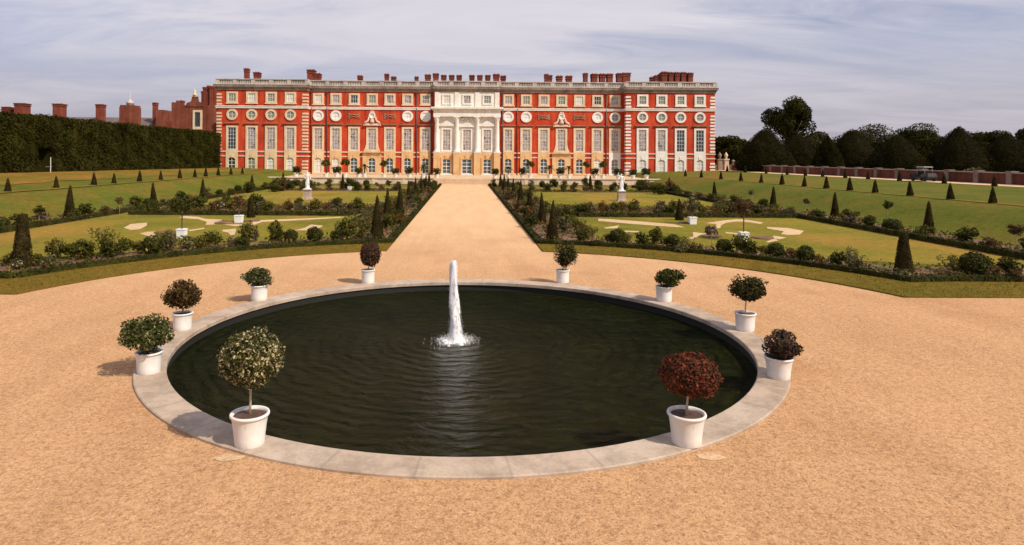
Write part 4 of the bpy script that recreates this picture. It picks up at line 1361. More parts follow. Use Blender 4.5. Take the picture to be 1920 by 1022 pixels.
rw = random.Random(3)
MIDX = [8.3, 11.9, 15.45, 19.0, 22.6, 26.25, 29.75]
WGX = [34.85, 38.65, 42.45, 46.3]
LAT = {'L': ['glass_green', 'blind', 'glass_green', 'blind'], 'R': ['glass_green'] * 4}
for side in (-1, 1):
    stone = M['stone_white'] if side > 0 else M['stone_cream']
    cols = [(XC + side * x, YM, 'm', i) for i, x in enumerate(MIDX)] + [(XC + side * x, YW, 'w', i) for i, x in enumerate(WGX)]
    for x, y, part, i in cols:
        st_ = stone if part == 'w' else M['stone_cream']
        # attic
        ga = M[rw.choice(['glass_green', 'glass_green', 'glass_dark', 'blind', 'glass_lace'])] if part == 'm' else M[(LAT['L'] if side < 0 else LAT['R'])[3 - i]]
        ex = MB().box(x - 1.22, x + 1.22, y - 0.24, y + 0.02, 14.66, 14.86)
        window(x, y, rect(x, 15.12, 16.72, 0.68), rect(x, 14.8, 17.06, 1.1), st_, ga, (3, 2, 0.025), extra=ex)
        # round
        if part == 'w' or i in (0, 1, 5, 6):
            gm = M['white_paint'] if part == 'm' and not (side > 0 and i == 6) else M['glass_green']
            window(x, y, circ(x, 12.55, 0.72), circ(x, 12.55, 1.1), M['stone_white'] if part == 'm' else st_, gm, (2, 2, 0.03), nm='round_window')
        # tall
        gt = M['glass_dark'] if (side < 0 and part == 'w' and i == 3) or (side > 0 and part == 'w' and i >= 2) else M['glass_lace']
        if part == 'w' and side < 0 and i != 3: gt = M['glass_lace']
        if part == 'm' and i == 3:
            ex = MB()
            for s2 in (-1, 1):
                ex.prism([(x + s2 * 1.1, 5.45), (x + s2 * 1.66, 5.45), (x + s2 * 1.58, 5.7), (x + s2 * 1.32, 6.3), (x + s2 * 1.2, 7.0), (x + s2 * 1.1, 7.3)], y - 0.14, y + 0.02, 'y')
        else: ex = None
        window(x, y, rect(x, 5.75, 10.02, 0.76), rect(x, 5.44, 10.36, 1.16), st_, gt, (3, 6, 0.022), extra=ex)
        hd = MB()
        if not (part == 'm' and i == 3):
            hd.box(x - 1.5, x + 1.5, y - 0.34, y + 0.02, 10.78, 10.93)
            hd.box(x - 1.4, x + 1.4, y - 0.22, y + 0.02, 10.62, 10.78)
            hd.build('hood', M['stone_brown'], pal)
        else:
            # carved pediment with a medallion
            hd.box(x - 1.75, x + 1.75, y - 0.42, y + 0.02, 10.62, 10.82)
            hd.box(x - 1.3, x + 1.3, y - 0.3, y + 0.02, 10.82, 11.05)
            for s2 in (-1, 1):
                hd.tube([(x + s2 * 1.65, y - 0.2, 10.9), (x + s2 * 1.35, y - 0.24, 11.3), (x + s2 * 0.95, y - 0.2, 11.45), (x + s2 * 0.7, y - 0.2, 11.9), (x + s2 * 0.72, y - 0.16, 12.4)], [0.1, 0.2, 0.24, 0.2, 0.1], 7)
                hd.tube([(x + s2 * 0.5, y - 0.16, 13.1), (x + s2 * 0.25, y - 0.18, 13.4), (x, y - 0.16, 13.5)], [0.12, 0.16, 0.14], 7)
            hd.lathe([(0.0, -0.42), (0.5, -0.3), (0.42, 0.1), (0.3, 0.4), (0.0, 0.5)], 10, (x, y - 0.1, 11.5))
            tr = hd.build('trophy', M['stone_pink'], pal)
            md_ = MB().ring(circ(x, 12.65, 0.42, 18), circ(x, 12.65, 0.66, 18), y - 0.3, y + 0.02)
            md_.quadpts([(a, y - 0.12, c) for a, c in circ(x, 12.65, 0.43, 18)])
            md_.build('medallion', M['stone_white'], tr)
        if part == 'm' and i in (2, 4):
            rl = MB()
            for s2 in (-1, 1):
                rl.box(x + s2 * 1.0 - 0.14, x + s2 * 1.0 + 0.14, y - 0.1, y + 0.02, 12.0, 13.1)
            for zz in (12.95, 12.55):
                rl.tube([(x - 1.0, y - 0.06, zz), (x - 0.5, y - 0.08, zz - 0.32), (x, y - 0.08, zz - 0.1), (x + 0.5, y - 0.08, zz - 0.32), (x + 1.0, y - 0.06, zz)], 0.11, 6)
            rl.build('festoon', M['stone_brown'], pal)
        # ground floor
        lowglass = 'blind'
        if part == 'm': lowglass = 'glass_blue' if (side < 0 and i <= 4) or (side > 0 and i <= 4) else 'blind'
        if part == 'w' and side < 0 and i >= 2: lowglass = 'glass_green' if i == 2 else 'glass_dark'
        if part == 'm' and side > 0 and i == 6: lowglass = 'glass_green'
        if part == 'w' and side > 0: lowglass = 'blind'
        ga = M[lowglass]
        big = part == 'm' and i == 3
        w_o = 1.85 if big else 1.16
        ex = MB()
        ex.prism([(x - 0.2, 4.12), (x + 0.2, 4.12), (x + 0.28, 4.75), (x - 0.28, 4.75)], y - 0.27, y - 0.1, 'y')
        if big: ex.box(x - 2.0, x + 2.0, y - 0.6, y + 0.02, 5.2, 5.43)
        inn = arch(x, 1.2, 4.15, 0.68)
        window(x, y, inn, arch_outer(x, 0.9, 5.19 if big else 5.43, w_o), M['sandstone'] if big or (part == 'm' and i != 6) else M['stone_gold'] if side < 0 else (M['stone_white'] if side > 0 else M['stone_cream']), ga, (2, 4, 0.035), depth=0.2, extra=ex)
# centrepiece
for k, (x, w_) in enumerate(((XC - 4.05, 0.74), (XC, 0.78), (XC + 4.05, 0.74))):
    window(x, YF, rect(x, 15.15, 16.7, 0.68), rect(x, 14.9, 17.0, 0.98), M['stone_white'], M[['blind', 'glass_lace', 'glass_green'][k]], (3, 2, 0.025))
    window(x, YF, rect(x, 5.75, 9.9, w_), rect(x, 5.46, 10.2, w_ + 0.3), M['stone_white'], M['glass_lace'], (3, 6, 0.022))
    pd = MB()
    if k != 1:
        pd.prism([(x - 1.6, 10.6), (x + 1.6, 10.6), (x + 1.6, 10.8), (x, 11.75), (x - 1.6, 10.8)], YF - 0.34, YF + 0.01, 'y')
        pd.prism([(x - 1.3, 10.35), (x + 1.3, 10.35), (x + 1.3, 10.6), (x - 1.3, 10.6)], YF - 0.18, YF + 0.01, 'y')
    else:
        pd.prism([(x - 1.5, 10.4)] + [(x + 1.5 - 3.0 * t, 10.4 + 0.95 * math.sin(PI * t)) for t in np.linspace(0, 1, 13)][0:13], YF - 0.36, YF + 0.01, 'y')
        for q in range(9):
            pd.lathe([(0.0, -0.25), (0.24, -0.1), (0.26, 0.08), (0.0, 0.26)], 8, (x + rw.uniform(-1.1, 1.1), YF - 0.14, 11.75 + rw.uniform(-0.3, 0.45)))
    pd.build('pediment', M['stone_white'], pal)
    bl = MB()
    bl.prism([(x - 0.25, 4.05), (x + 0.25, 4.05), (x + 0.34, 4.8), (x - 0.34, 4.8)], YF - 0.36, YF - 0.12, 'y')
    window(x, YF - 0.12, rect(x, 1.15, 4.0, 0.78 if k != 1 else 0.95), rect(x, 0.9, 4.35, 1.15 if k != 1 else 1.3), M['sandstone'], M['glass_blue'], (2 if k != 1 else 2, 4, 0.04), depth=0.12, extra=bl, nm='door')
    MB().box(x - 1.2, x + 1.2, YF - 1.0, YF - 0.3, 0.86, 1.1).build('door_step', M['stone_white'], pal)
for xx in (-6.0, -2.05, 2.05, 6.0):
    x = XC + xx
    cl = MB().lathe([(0.62, 5.42), (0.62, 5.6), (0.5, 5.75), (0.46, 6.0), (0.45, 9.0), (0.39, 11.55), (0.46, 11.7), (0.52, 12.0), (0.62, 12.35)], 16, (x, YF - 0.28, 0))
    cl.box(x - 0.62, x + 0.62, YF - 0.9, YF, 12.3, 12.46)
    cl.box(x - 0.66, x + 0.66, YF - 0.94, YF, 5.3, 5.46)
    cl.build('half_column', M['stone_white'], pal)
    MB().box(x - 0.62, x + 0.62, YF - 0.9, YF - 0.1, 0.86, 5.28).build('column_base', M['sandstone'], pal)
    MB().box(x - 0.45, x + 0.45, YF - 0.14, YF + 0.01, 14.42, 17.38).build('attic_pilaster', M['stone_white'], pal)
b = MB()
b.box(XC - 6.7, XC + 6.7, YF - 0.8, YF + 0.01, 12.47, 13.0)
b.box(XC - 6.66, XC + 6.66, YF - 0.74, YF + 0.01, 13.0, 13.72)
b.box(XC - 6.95, XC + 6.95, YF - 1.02, YF + 0.01, 13.72, 14.0)
b.box(XC - 7.15, XC + 7.15, YF - 1.25, YF + 0.01, 14.0, 14.36)
b.build('entablature', M['stone_white'], pal)
for x, y in [(XC + s * q, YM) for s in (-1, 1) for q in (10.1, 28.0, 7.15)] + [(XC - WING_IN + 0.5, YM)]:
    p = MB().tube([(x, y - 0.16, 0.9), (x, y - 0.16, 17.2)], 0.1 if abs(abs(x - XC) - 7.15) > 0.1 else 0.16, 8)  # wide dark pair beside the centrepiece imitates its shaded side; the rest drain rainwater
    p.taper(x, y - 0.18, 17.0, 17.38, 0.14, 0.12, 0.28, 0.16)
    p.build('drainpipe_and_shade_strip', M['pipe_and_shade'], pal)


def chimney(px, w_px, ytop, Y, parent=None, cap=0.2, zb=18.6, mat=None, dd=None, sub='chimney'):
    x0, _ = (0, 0)
    d = Y
    x = (px - 872) / FPX * Y
    hw = w_px / 2 * Y / FPX
    ht = CAMZ + (CY + (px - 872) * 0.0061 - ytop) * Y / FPX
    c = MB()
    dp = dd or hw * 1.2
    c.box(x - hw * 0.82, x + hw * 0.82, Y, Y + 2 * dp, zb, ht - 0.75)
    c.box(x - hw * 0.95, x + hw * 0.95, Y - 0.1, Y + 2 * dp + 0.1, ht - 0.749, ht - 0.5)
    c.box(x - hw * 0.85, x + hw * 0.85, Y - 0.02, Y + 2 * dp + 0.02, ht - 0.499, ht - 0.25)
    c.box(x - hw, x + hw, Y - 0.15, Y + 2 * dp + 0.15, ht - 0.249, ht)
    for q in (-0.45, 0.45):
        c.lathe([(hw * 0.25, ht), (hw * 0.2, ht + cap)], 8, (x + q * hw, Y + dp, 0))
    return c.build(sub, mat or M['chimbrick'], parent or pal)


for px, w_, yt in ((462, 9, 129), (481, 12, 136), (582, 15, 131), (594, 13, 138), (674, 10, 142), (724, 9, 139), (737, 10, 144), (780, 8, 144), (801, 12, 140), (816, 12, 138), (831, 11, 141), (846, 11, 141), (860, 11, 141),
                   (884, 11, 141), (899, 11, 141), (914, 11, 141), (930, 13, 139), (943, 11, 142), (1024, 8, 139), (1031, 9, 141), (1049, 12, 142), (1067, 12, 142), (1098, 9, 137), (1115, 13, 138), (1130, 12, 138), (1144, 12, 138), (1162, 11, 137), (1175, 17, 136)):
    chimney(px, w_, yt, 143.0)
for k, (px, w_, yt) in enumerate(((1247, 11, 134), (1259, 10, 135), (1271, 10, 135), (1283, 10, 135), (1296, 11, 136))):
    chimney(px, w_, yt, 141.0)
for k in range(3):
    chimney(1240 - k * 8, 8, 138 + 3 * k, 143 + 2.5 * k)

# the older ranges behind, over the hedge
wing = empty('gabled_wing', (-61, 150, 0), 0, 'old red brick wing with a stone topped gable and one tall window beside the palace', 'building')


def lx(px, Y): return (px - 872) / FPX * Y


def lz(px, py, Y): return CAMZ + (CY + (px - 872) * 0.0061 - py) * Y / FPX


Yg = 150.0


def wbox(mb, pxa, pxb, pya, pyb, y0, y1, Y=Yg, X0=61.0, Y0=150.0, zb=None):
    pm = (pxa + pxb) / 2
    z0 = lz(pm, pyb, Y) if zb is None else zb
    mb.box(lx(pxa, Y) + X0, lx(pxb, Y) + X0, y0 - Y0, y1 - Y0, z0, lz(pm, pya, Y))


b = MB()
wbox(b, 333, 404, 198, 300, Yg, Yg + 18, zb=0)
wbox(b, 327, 341, 193, 300, Yg - 0.8, Yg + 1.5, zb=0)
gx0, gx1 = lx(350, Yg) + 61, lx(384, Yg) + 61
zb_ = lz(367, 198, Yg)
b.prism([(gx0, zb_ - 0.3), (gx1, zb_ - 0.3), (gx1 - 0.3, zb_ + 0.5), (gx1 - 1.3, zb_ + 0.9), (gx1 - 1.5, lz(367, 182, Yg)), (gx0 + 1.5, lz(367, 182, Yg)), (gx0 + 1.3, zb_ + 0.9), (gx0 + 0.3, zb_ + 0.5)], -0.12, 0.6, 'y')
b.build('wall', M['oldbrick'], wing)
b = MB()
xm = (gx0 + gx1) / 2
b.box(xm - 0.75, xm + 0.75, -0.2, 0.6, lz(367, 182, Yg), lz(367, 180, Yg))
b.lathe([(0.45, 0), (0.5, 0.3), (0.2, 0.6), (0.32, 1.0), (0.1, 1.35), (0.02, 1.6)], 10, (xm, 0.1, lz(367, 180, Yg) - 0.02))
b.build('finial', M['stone_cream'], wing)
b = MB().ring(rect(lx(373, Yg) + 61, lz(373, 238, Yg), lz(373, 211, Yg), 0.62), rect(lx(373, Yg) + 61, lz(373, 243, Yg), lz(373, 207, Yg), 1.05), -0.25, 0.05)
wf = b.build('window', M['stone_cream'], wing)
b = MB(); b.quadpts([(x, -0.06, z) for x, z in rect(lx(373, Yg) + 61, lz(373, 238, Yg), lz(373, 211, Yg), 0.62)]); b.build('pane', M['glass_dark'], wf)
for ca, cb_, ct_, dy_ in ((381, 387, 166, 0.3), (387.6, 393, 163, 0.7), (393.6, 398.5, 164, 0.3), (399, 405, 160, 0.9), (378.4, 380.4, 174, 0.2), (329.6, 332.6, 191, 1.0), (336.6, 339.6, 190.5, 1.0), (349.6, 352.6, 195, 1.0)):
    b = MB()
    wbox(b, ca, cb_, ct_, 205, Yg + dy_, Yg + dy_ + 1.6); wbox(b, ca - 0.6, cb_ + 0.6, ct_ - 2.5, ct_ + 1, Yg + dy_ - 0.1, Yg + dy_ + 1.7)
    b.build('chimney', M['chimbrick'], wing)
b = MB()
wbox(b, 341.5, 403, 193, 199, Yg + 6, Yg + 14)
b.build('roof', M['slate'], wing)
far_r = empty('brick_range', (-105, 190, 0), 0, 'low old brick range behind the clipped hedge with tall chimney stacks and a turret', 'building')
Yr = 190.0
b = MB()
b.box(-45, 18, 0.5, 14, 0, 12.6)
wbox(b, 293, 330, 228, 300, Yr, Yr + 8, Yr, 105, Yr, 0)
wbox(b, 298, 312, 207, 300, Yr - 1, Yr + 5, Yr, 105, Yr, 0)
b.build('wall', M['oldbrick'], far_r)
b = MB(); b.prism([(0.2, 12.6), (7.2, 15.6), (14.2, 12.6)], -45.3, 15.5)
b.v = [(z_, x_, y_) for x_, y_, z_ in b.v]
b.build('roof', M['slate'], far_r)
for px, w_, yt in ((16, 14, 201), (41, 19, 194), (111, 17, 195), (189, 13, 196), (292, 8, 193)):
    c = chimney(px, w_, yt, Yr + 2, far_r, 0.15, 10, M['chimbrick'])
    c.location = (105, -190, 0)
b = MB()
wbox(b, 234, 260, 202, 300, Yr - 2, Yr + 2.5, Yr, 105, Yr, 0)
xa, xb_, zt = lx(234, Yr) + 105, lx(260, Yr) + 105, lz(247, 202, Yr)
for k in range(4):
    x = xa + (xb_ - xa) * (k + 0.5) / 4
    b.box(x - 0.3, x + 0.3, -2, 2.5, zt - 0.01, zt + 0.55)
tu = b.build('turret', M['oldbrick'], far_r)
MB().lathe([(1.0, 0), (1.0, 1.1), (1.15, 1.2), (0.8, 1.7), (0.25, 2.2), (0.08, 2.4), (0.05, 4.4)], 12, ((xa + xb_) / 2, 0.2, zt)).build('lantern', M['stone_pale'], tu)

# ------------------------------------------------------------------ clipped hedge on the left terrace
rng = np.random.default_rng(9)
HX, HT, Y0h, Y1h = -46.0, 8.65, 50.0, 124.0
core = MB()
for y0, y1, z0 in ((Y0h, 71.3, 1.8), (73.6, Y1h, 1.8), (71.3, 73.6, 5.2)):
    core.box(HX - 3.2, HX - 0.12, y0, y1, z0, HT - 0.12)
n = 52000
yy = rng.uniform(Y0h, Y1h, n); zz = rng.uniform(1.9, HT, n)
bul = 0.2 * np.abs(np.sin(yy * 1.25 + 0.4 * np.sin(yy * 0.7))) - 0.1 + 0.06 * np.sin(yy * 1.5) + 0.1 * np.sin(yy * 0.6 + zz * 1.2) + 0.08 * np.sin(zz * 3 + yy)
P1 = np.stack([HX + bul + rng.uniform(-0.12, 0.12, n), yy, zz], 1)
keep = ~((yy > 71.3) & (yy < 73.6) & (zz < 5.2))
P1 = P1[keep]
N1 = np.tile(np.array([[1, 0, 0.15]]), (len(P1), 1))
n2 = 9000
yy = rng.uniform(Y0h, Y1h, n2)
P2 = np.stack([rng.uniform(HX - 3.3, HX + 0.1, n2), yy, HT + 0.1 * np.sin(yy * 0.7) + rng.normal(0, 0.08, n2)], 1)
N2 = np.tile(np.array([[0, 0, 1.0]]), (n2, 1))
n3 = 2600
P3 = np.stack([rng.uniform(HX - 3.3, HX, n3), np.where(rng.uniform(0, 1, n3) < 0.5, Y1h, Y0h) + rng.normal(0, 0.1, n3), rng.uniform(1.9, HT, n3)], 1)
N3 = np.tile(np.array([[0, -1.0, 0.1]]), (n3, 1))
hd = link('clipped_hedge', leafmesh('clipped_hedge', np.concatenate([P1, P2, P3]), np.concatenate([N1, N2, N3]), 0.13, M['hornbeam'], rng, 0.9, core))
tag(hd, 'very tall dark clipped hedge along the left terrace with a narrow arched opening', 'hedge')
wp = empty('gate_post', (HX + 0.5, 72.6, height(HX + 0.5, 72.6)), 0, 'thin white post with a low cross rail in front of the hedge opening', 'post')
MB().taper(0, 0, -0.1, 1.7, 0.028, 0.028, 0.024, 0.024).build('post', M['white_paint'], wp)
MB().box(-0.015, 0.015, -0.85, 0.3, 0.64, 0.68).build('rail', M['metal'], wp)

# ------------------------------------------------------------------ brick wall along the right terrace
gw = empty('garden_wall', (WX, 95, 0), 0, 'long low dark brick wall with pale stone piers along the right terrace', 'wall')
ZB, ZT = 1.9, 3.28
ys = [59.0 + 4.15 * k for k in range(18)]
MB().box(0, 0.45, ys[0] - 95, ys[-1] - 95, ZB - 0.6, ZT - 0.1).build('wall', M['wallbrick'], gw)
MB().box(-0.1, 0.55, ys[0] - 95, ys[-1] - 95, ZT - 0.099, ZT).build('coping', M['stone_grey'], gw)
for k, y in enumerate(ys):
    p = MB().box(-0.16, 0.6, y - 95 - 0.3, y - 95 + 0.3, ZB - 0.6, ZT + 0.06)
    p.box(-0.2, 0.64, y - 95 - 0.34, y - 95 + 0.34, ZT + 0.061, ZT + 0.13)
    po = p.build('pier', M['pier'], gw)
    if k == 17:
        MB().lathe([(0.2, 0), (0.12, 0.12), (0.28, 0.35), (0.34, 0.55), (0.2, 0.66), (0.05, 0.75)], 12, (0.22, y - 95, ZT + 0.19)).build('urn', M['stone_grey'], po)
for k, px in enumerate((1350, 1362)):
    Y = 131.5
    x = lx(px, Y) + 0.35
    e = empty('gate_pier', (x, Y, 1.9), 0, ['narrow grey stone gate pier with a finial right beside the palace corner', 'pale pinkish stone gate pier with a finial where the right wall ends'][k], 'pier')
    h_ = lz(px, 298, Y) - 1.9
    MB().box(-0.42, 0.42, 0, 0.84, -0.5, h_ - 0.25).build('shaft', M['stone_pink'] if k else M['stone_grey'], e)
    MB().box(-0.52, 0.52, -0.1, 0.94, h_ - 0.249, h_).build('cap', M['stone_cream'] if k else M['stone_grey'], e)
    MB().lathe([(0.3, 0), (0.16, 0.2), (0.36, 0.55), (0.38, 0.8), (0.15, 1.1), (0.04, 1.35)], 12, (0, 0.42, h_)).build('finial', M['stone_cream'] if k else M['stone_grey'], e)

# small dark utility cart by the wall
ct = empty('utility_cart', (50.9, 72.2, height(50.9, 72.2) + 0.03), R(8), 'small dark open utility cart with a pale canopy parked against the right brick wall', 'utility cart')
b = MB()
b.box(-0.62, 0.62, -1.2, 1.25, 0.32, 0.5)
b.taper(0, -0.95, 0.5, 0.88, 0.6, 0.27, 0.5, 0.16)
b.box(-0.6, 0.6, 0.35, 1.25, 0.5, 0.62)
b.box(-0.62, -0.56, 0.35, 1.25, 0.62, 0.9); b.box(0.56, 0.62, 0.35, 1.25, 0.62, 0.9); b.box(-0.55, 0.55, 1.19, 1.25, 0.62, 0.9)
b.build('body', M['black_paint'], ct)
b = MB()
for sx in (-0.52, 0.52):
    b.tube([(sx, -0.72, 0.85), (sx, -0.5, 1.52)], 0.025, 6); b.tube([(sx, 0.3, 0.6), (sx, 0.3, 1.52)], 0.025, 6)
b.build('frame', M['metal'], ct)
MB().taper(0, -0.12, 1.52, 1.62, 0.62, 0.55, 0.5, 0.45).build('canopy', M['lead'], ct)
MB().box(-0.5, 0.5, -0.15, 0.25, 0.5, 0.75).box(-0.5, 0.5, 0.2, 0.3, 0.751, 1.1).build('seat', M['rubber'], ct)
for sx in (-0.58, 0.58):
    for sy in (-0.8, 0.8):
        w_ = MB().lathe([(0.02, -0.09), (0.2, -0.09), (0.27, -0.06), (0.27, 0.06), (0.2, 0.09), (0.02, 0.09)], 16)
        w_.v = [(z, x, y) for x, y, z in w_.v]
        w_.build('wheel', M['rubber'], ct, (sx, sy, 0.27))
o = link('shrub', KINDS['silver'][3][0], None, (54.3, 69.6, 2.0))
o.scale = (2.2, 2.2, 2.3)
tag(o, 'olive brown bush rising just behind the right brick wall by the dark cart', 'shrub')

# ------------------------------------------------------------------ trees beyond the right wall
def yew_dome(px, hw_px, ytop, Y, label, seed, pw=1.7):
    x = lx(px, Y); Rr = hw_px * Y / FPX; zb = 2.0
    H_ = lz(px, ytop, Y) - zb
    rng = np.random.default_rng(seed)
    e = empty('yew_tree', (x, Y, zb), 0, label, 'yew tree', 'clipped yew domes beyond the right wall')
    n_ = 11000
    u = 1 - (1 - rng.uniform(0, 1, n_)) ** 0.6
    a = rng.uniform(0, 2 * PI, n_)
    def prof(u): return Rr * np.maximum(0.02, (1 - np.clip(u, 0, 1) ** pw)) ** 0.85 * np.where(u < 0.06, 0.9, 1)
    rad = prof(u) * (1 + 0.06 * np.sin(4 * a + seed) + 0.05 * np.sin(7 * a + 9 * u)) * rng.uniform(0.9, 1.06, n_)
    P_ = np.stack([rad * np.cos(a), rad * np.sin(a), 0.25 + u * (H_ - 0.25)], 1)
    N_ = np.stack([np.cos(a), np.sin(a), 0.35 + u], 1)
    core = MB().lathe([(max(0.03, float(prof(np.array(t))) * 0.86), 0.25 + t * (H_ - 0.3)) for t in (0, 0.15, 0.3, 0.45, 0.6, 0.75, 0.87, 0.95)], 14)
    link('crown', leafmesh('crown', P_, N_, 0.12, M['yewtree'], rng, 0.9, core), e)
    MB().tube([(0, 0, -0.3), (0, 0, H_ * 0.4)], [0.3, 0.18], 8).build('trunk', M['bark'], e)
    return e


DL = ['broad clipped yew dome nearest the palace corner', 'rounded yew dome right of the one nearest the palace', 'small narrow yew dome, front row, between two larger domes', 'broad yew dome left of the pale green tree', 'wide low yew dome in front of the high round headed tree',
      'tall pointed yew dome at the right, standing apart', 'dark yew dome at the right edge of the picture']
for k, (px, hw, yt, Y, pw) in enumerate([(1437, 52, 240, 120, 1.9), (1498, 42, 249, 134, 2.0), (1557, 30, 255, 119, 1.5), (1603, 52, 241, 136, 2.0), (1690, 54, 252, 117, 1.7), (1806, 62, 236, 114, 1.35), (1899, 54, 250, 112, 1.7)]):
    yew_dome(px, hw, yt, Y, DL[k], 200 + k, pw)


def big_tree(px, hw_px, ytop, ybot, Y, mat, label, seed, lumps=18, n_=12000, leaf=0.27, lean=0.0, lr=0.42):
    """a free grown tree: crown between the two picture heights"""
    x = lx(px, Y); zb = 1.9
    zt, zc = lz(px, ytop, Y) - zb, lz(px, ybot, Y) - zb
    rx, rz = hw_px * Y / FPX, (zt - zc) / 2
    rng = np.random.default_rng(seed)
    e = empty('tree', (x, Y, zb), 0, label, 'tree', 'free grown trees beyond the right wall')
    P_, D_ = crown_pts(rng, n_, rx, rx, rz, (zt + zc) / 2, lumps, lr, 0.3)
    link('crown', leafmesh('crown', P_, D_, leaf, mat, rng, 1.2, blob_core(rx, rx, rz, (zt + zc) / 2, 10, 7, 0.34)), e)
    b_ = MB()
    tr = 0.022 * zt + 0.12
    b_.tube([(0, 0, -0.4), (0.1, 0, zc * 0.6), (lean, 0, zc + rz * 0.5), (lean * 1.2, 0, zc + rz * 1.2)], [tr * 1.3, tr, tr * 0.7, tr * 0.2], 8)
    for k in range(9):
        a = rng.uniform(0, 2 * PI); q = rng.uniform(0.45, 0.8) * rx
        z0 = zc * rng.uniform(0.75, 1.1)
        b_.tube([(lean * 0.7, 0, z0), (q * 0.5 * math.cos(a), q * 0.5 * math.sin(a), z0 + rz * 0.45), (q * math.cos(a), q * math.sin(a), zc + rz * rng.uniform(0.7, 1.5))], [tr * 0.5, tr * 0.3, tr * 0.08], 6)
    b_.build('trunk', M['bark'], e)
    return e


big_tree(1480, 46, 179, 262, 172, M['oak'], 'tallest tree, an open rounded crown rising alone above the yew domes', 311, 15, 13000, 0.27, 0.4, 0.36)
big_tree(1638, 50, 235, 300, 165, M['paletree'], 'pale green loose tree behind the yew domes', 302, 18, 11000, 0.24)
big_tree(1722, 46, 237, 296, 160, M['oak'], 'high round headed dark tree over the wide low yew dome', 303, 14, 12000, 0.24, 0, 0.46)
big_tree(1528, 40, 249, 300, 185, M['paletree'], 'low pale tree seen between two yew domes', 304)
big_tree(1367, 34, 256, 306, 158, M['oak'], 'dark tree close to the palace corner', 305)
big_tree(1334, 30, 259, 306, 165, M['oak'], 'dark tree just showing behind the palace corner', 311)
big_tree(1862, 52, 246, 305, 160, M['oak'], 'dark ragged tree between the pointed dome and the right edge', 306)
big_tree(1780, 34, 284, 312, 175, M['oak'], 'low dark bushy tree left of the pointed dome', 307)
big_tree(1935, 40, 243, 305, 150, M['oak'], 'dark tree cut off by the right edge of the picture', 308)
big_tree(1585, 44, 268, 308, 190, M['oak'], 'dark low tree filling the gap beside the small narrow dome', 309)
big_tree(2010, 60, 240, 305, 140, M['oak'], 'dark tree beyond the right edge of the garden', 310)

# far wood on the skyline
rng = np.random.default_rng(66)
n = 16000
xx = rng.uniform(40, 420, n)
hh = 9.5 + 2.0 * np.sin(xx * 0.11) + 1.5 * np.sin(xx * 0.31 + 2) + 0.8 * np.sin(xx * 0.9)
P_ = np.stack([xx, 235 + rng.uniform(-5, 5, n), 1.5 + hh * np.sqrt(rng.uniform(0, 1, n))], 1)
d = sph(rng, n); d[:, 1] = -np.abs(d[:, 1])
core = MB().box(40, 420, 236, 240, 0, 8.5)
tag(link('far_wood', leafmesh('far_wood', P_, d, 0.55, M['oak'], rng, 1.0, core)), kind='stuff')

# ------------------------------------------------------------------ trees in white pots on the palace terrace
def terrace_pot(kind, seed):
    e = empty('potted_tree', (0, 0, 0))
    pot_parts(e, 0.62, 0.36, 0.27, 0.03)
    if kind == 'standard':
        MB().tube([(0, 0, 0.5), (0.02, 0, 1.2), (0, 0, 1.9)], [0.045, 0.04, 0.03], 7).build('stem', M['bark'], e)
        round_crown('crown', M['shrub'], 520, 0.62, 0.52, 0.1, seed, e, 2.05, 12)
    elif kind == 'ball':
        round_crown('crown', M['box'], 520, 0.6, 0.5, 0.1, seed, e, 1.0, 12)
    else:
        rng = np.random.default_rng(seed)
        MB().tube([(0, 0, 0.5), (0.03, 0, 1.1), (0.0, 0, 1.5)], [0.1, 0.09, 0.07], 8).build('stem', M['bark'], e)
        V, F = [], []
        for k in range(30):
            a = rng.uniform(0, 2 * PI); el = rng.uniform(-0.2, 1.2); L = rng.uniform(0.8, 1.1)
            p = np.array([0, 0, 1.5]); prev = None
            for j in range(5):
                t = j / 4
                c = p + np.array([math.cos(a) * math.cos(el) * L * t, math.sin(a) * math.cos(el) * L * t, math.sin(el) * L * t - 0.55 * t * t])
                w_ = 0.13 * (1 - t) + 0.02
                sd = np.array([-math.sin(a), math.cos(a), 0]) * w_
                V += [tuple(c - sd), tuple(c + sd)]
                if j: F.append((len(V) - 4, len(V) - 3, len(V) - 1, len(V) - 2))
        me = bpy.data.meshes.new('fronds'); me.from_pydata(V, [], F); me.materials.append(M['shrub']); link('fronds', me, e)
    return e


random.seed(12)
protos = {'standard': terrace_pot('standard', 1), 'ball': terrace_pot('ball', 2), 'palm': terrace_pot('palm', 3)}
used = {k: False for k in protos}
cnt = {}
TP = [('ball', 556, 319), ('standard', 612, 311), ('ball', 632, 322), ('standard', 648, 310), ('ball', 673, 323), ('palm', 684, 311), ('standard', 720, 312), ('ball', 742, 322), ('ball', 768, 322), ('palm', 794, 316), ('ball', 819, 322),
      ('ball', 928, 322), ('palm', 953, 318), ('ball', 980, 321), ('standard', 994, 312), ('palm', 1031, 313), ('ball', 1050, 320), ('palm', 1067, 311), ('standard', 1101, 311), ('ball', 1116, 321), ('standard', 1131, 312), ('ball', 1160, 320), ('ball', 1188, 322), ('ball', 1213, 322)]
WORDS = {'standard': 'round headed tree in white pot', 'ball': 'low bushy plant in white pot', 'palm': 'drooping palm in white pot'}
for kind, px, py in TP:
    o = protos[kind] if not used[kind] else copy_tree(protos[kind])
    used[kind] = True
    Y = random.uniform(110.0, 113.5)
    o.location = (lx(px, Y), Y, TZ)
    o.rotation_euler = (0, 0, random.uniform(0, 6))
    q = random.uniform(1.1, 1.32); o.scale = (q, q, q)
    sd = 'left' if px < 872 else 'right'
    cnt.setdefault((kind, sd), []).append((abs(px - 872), o))
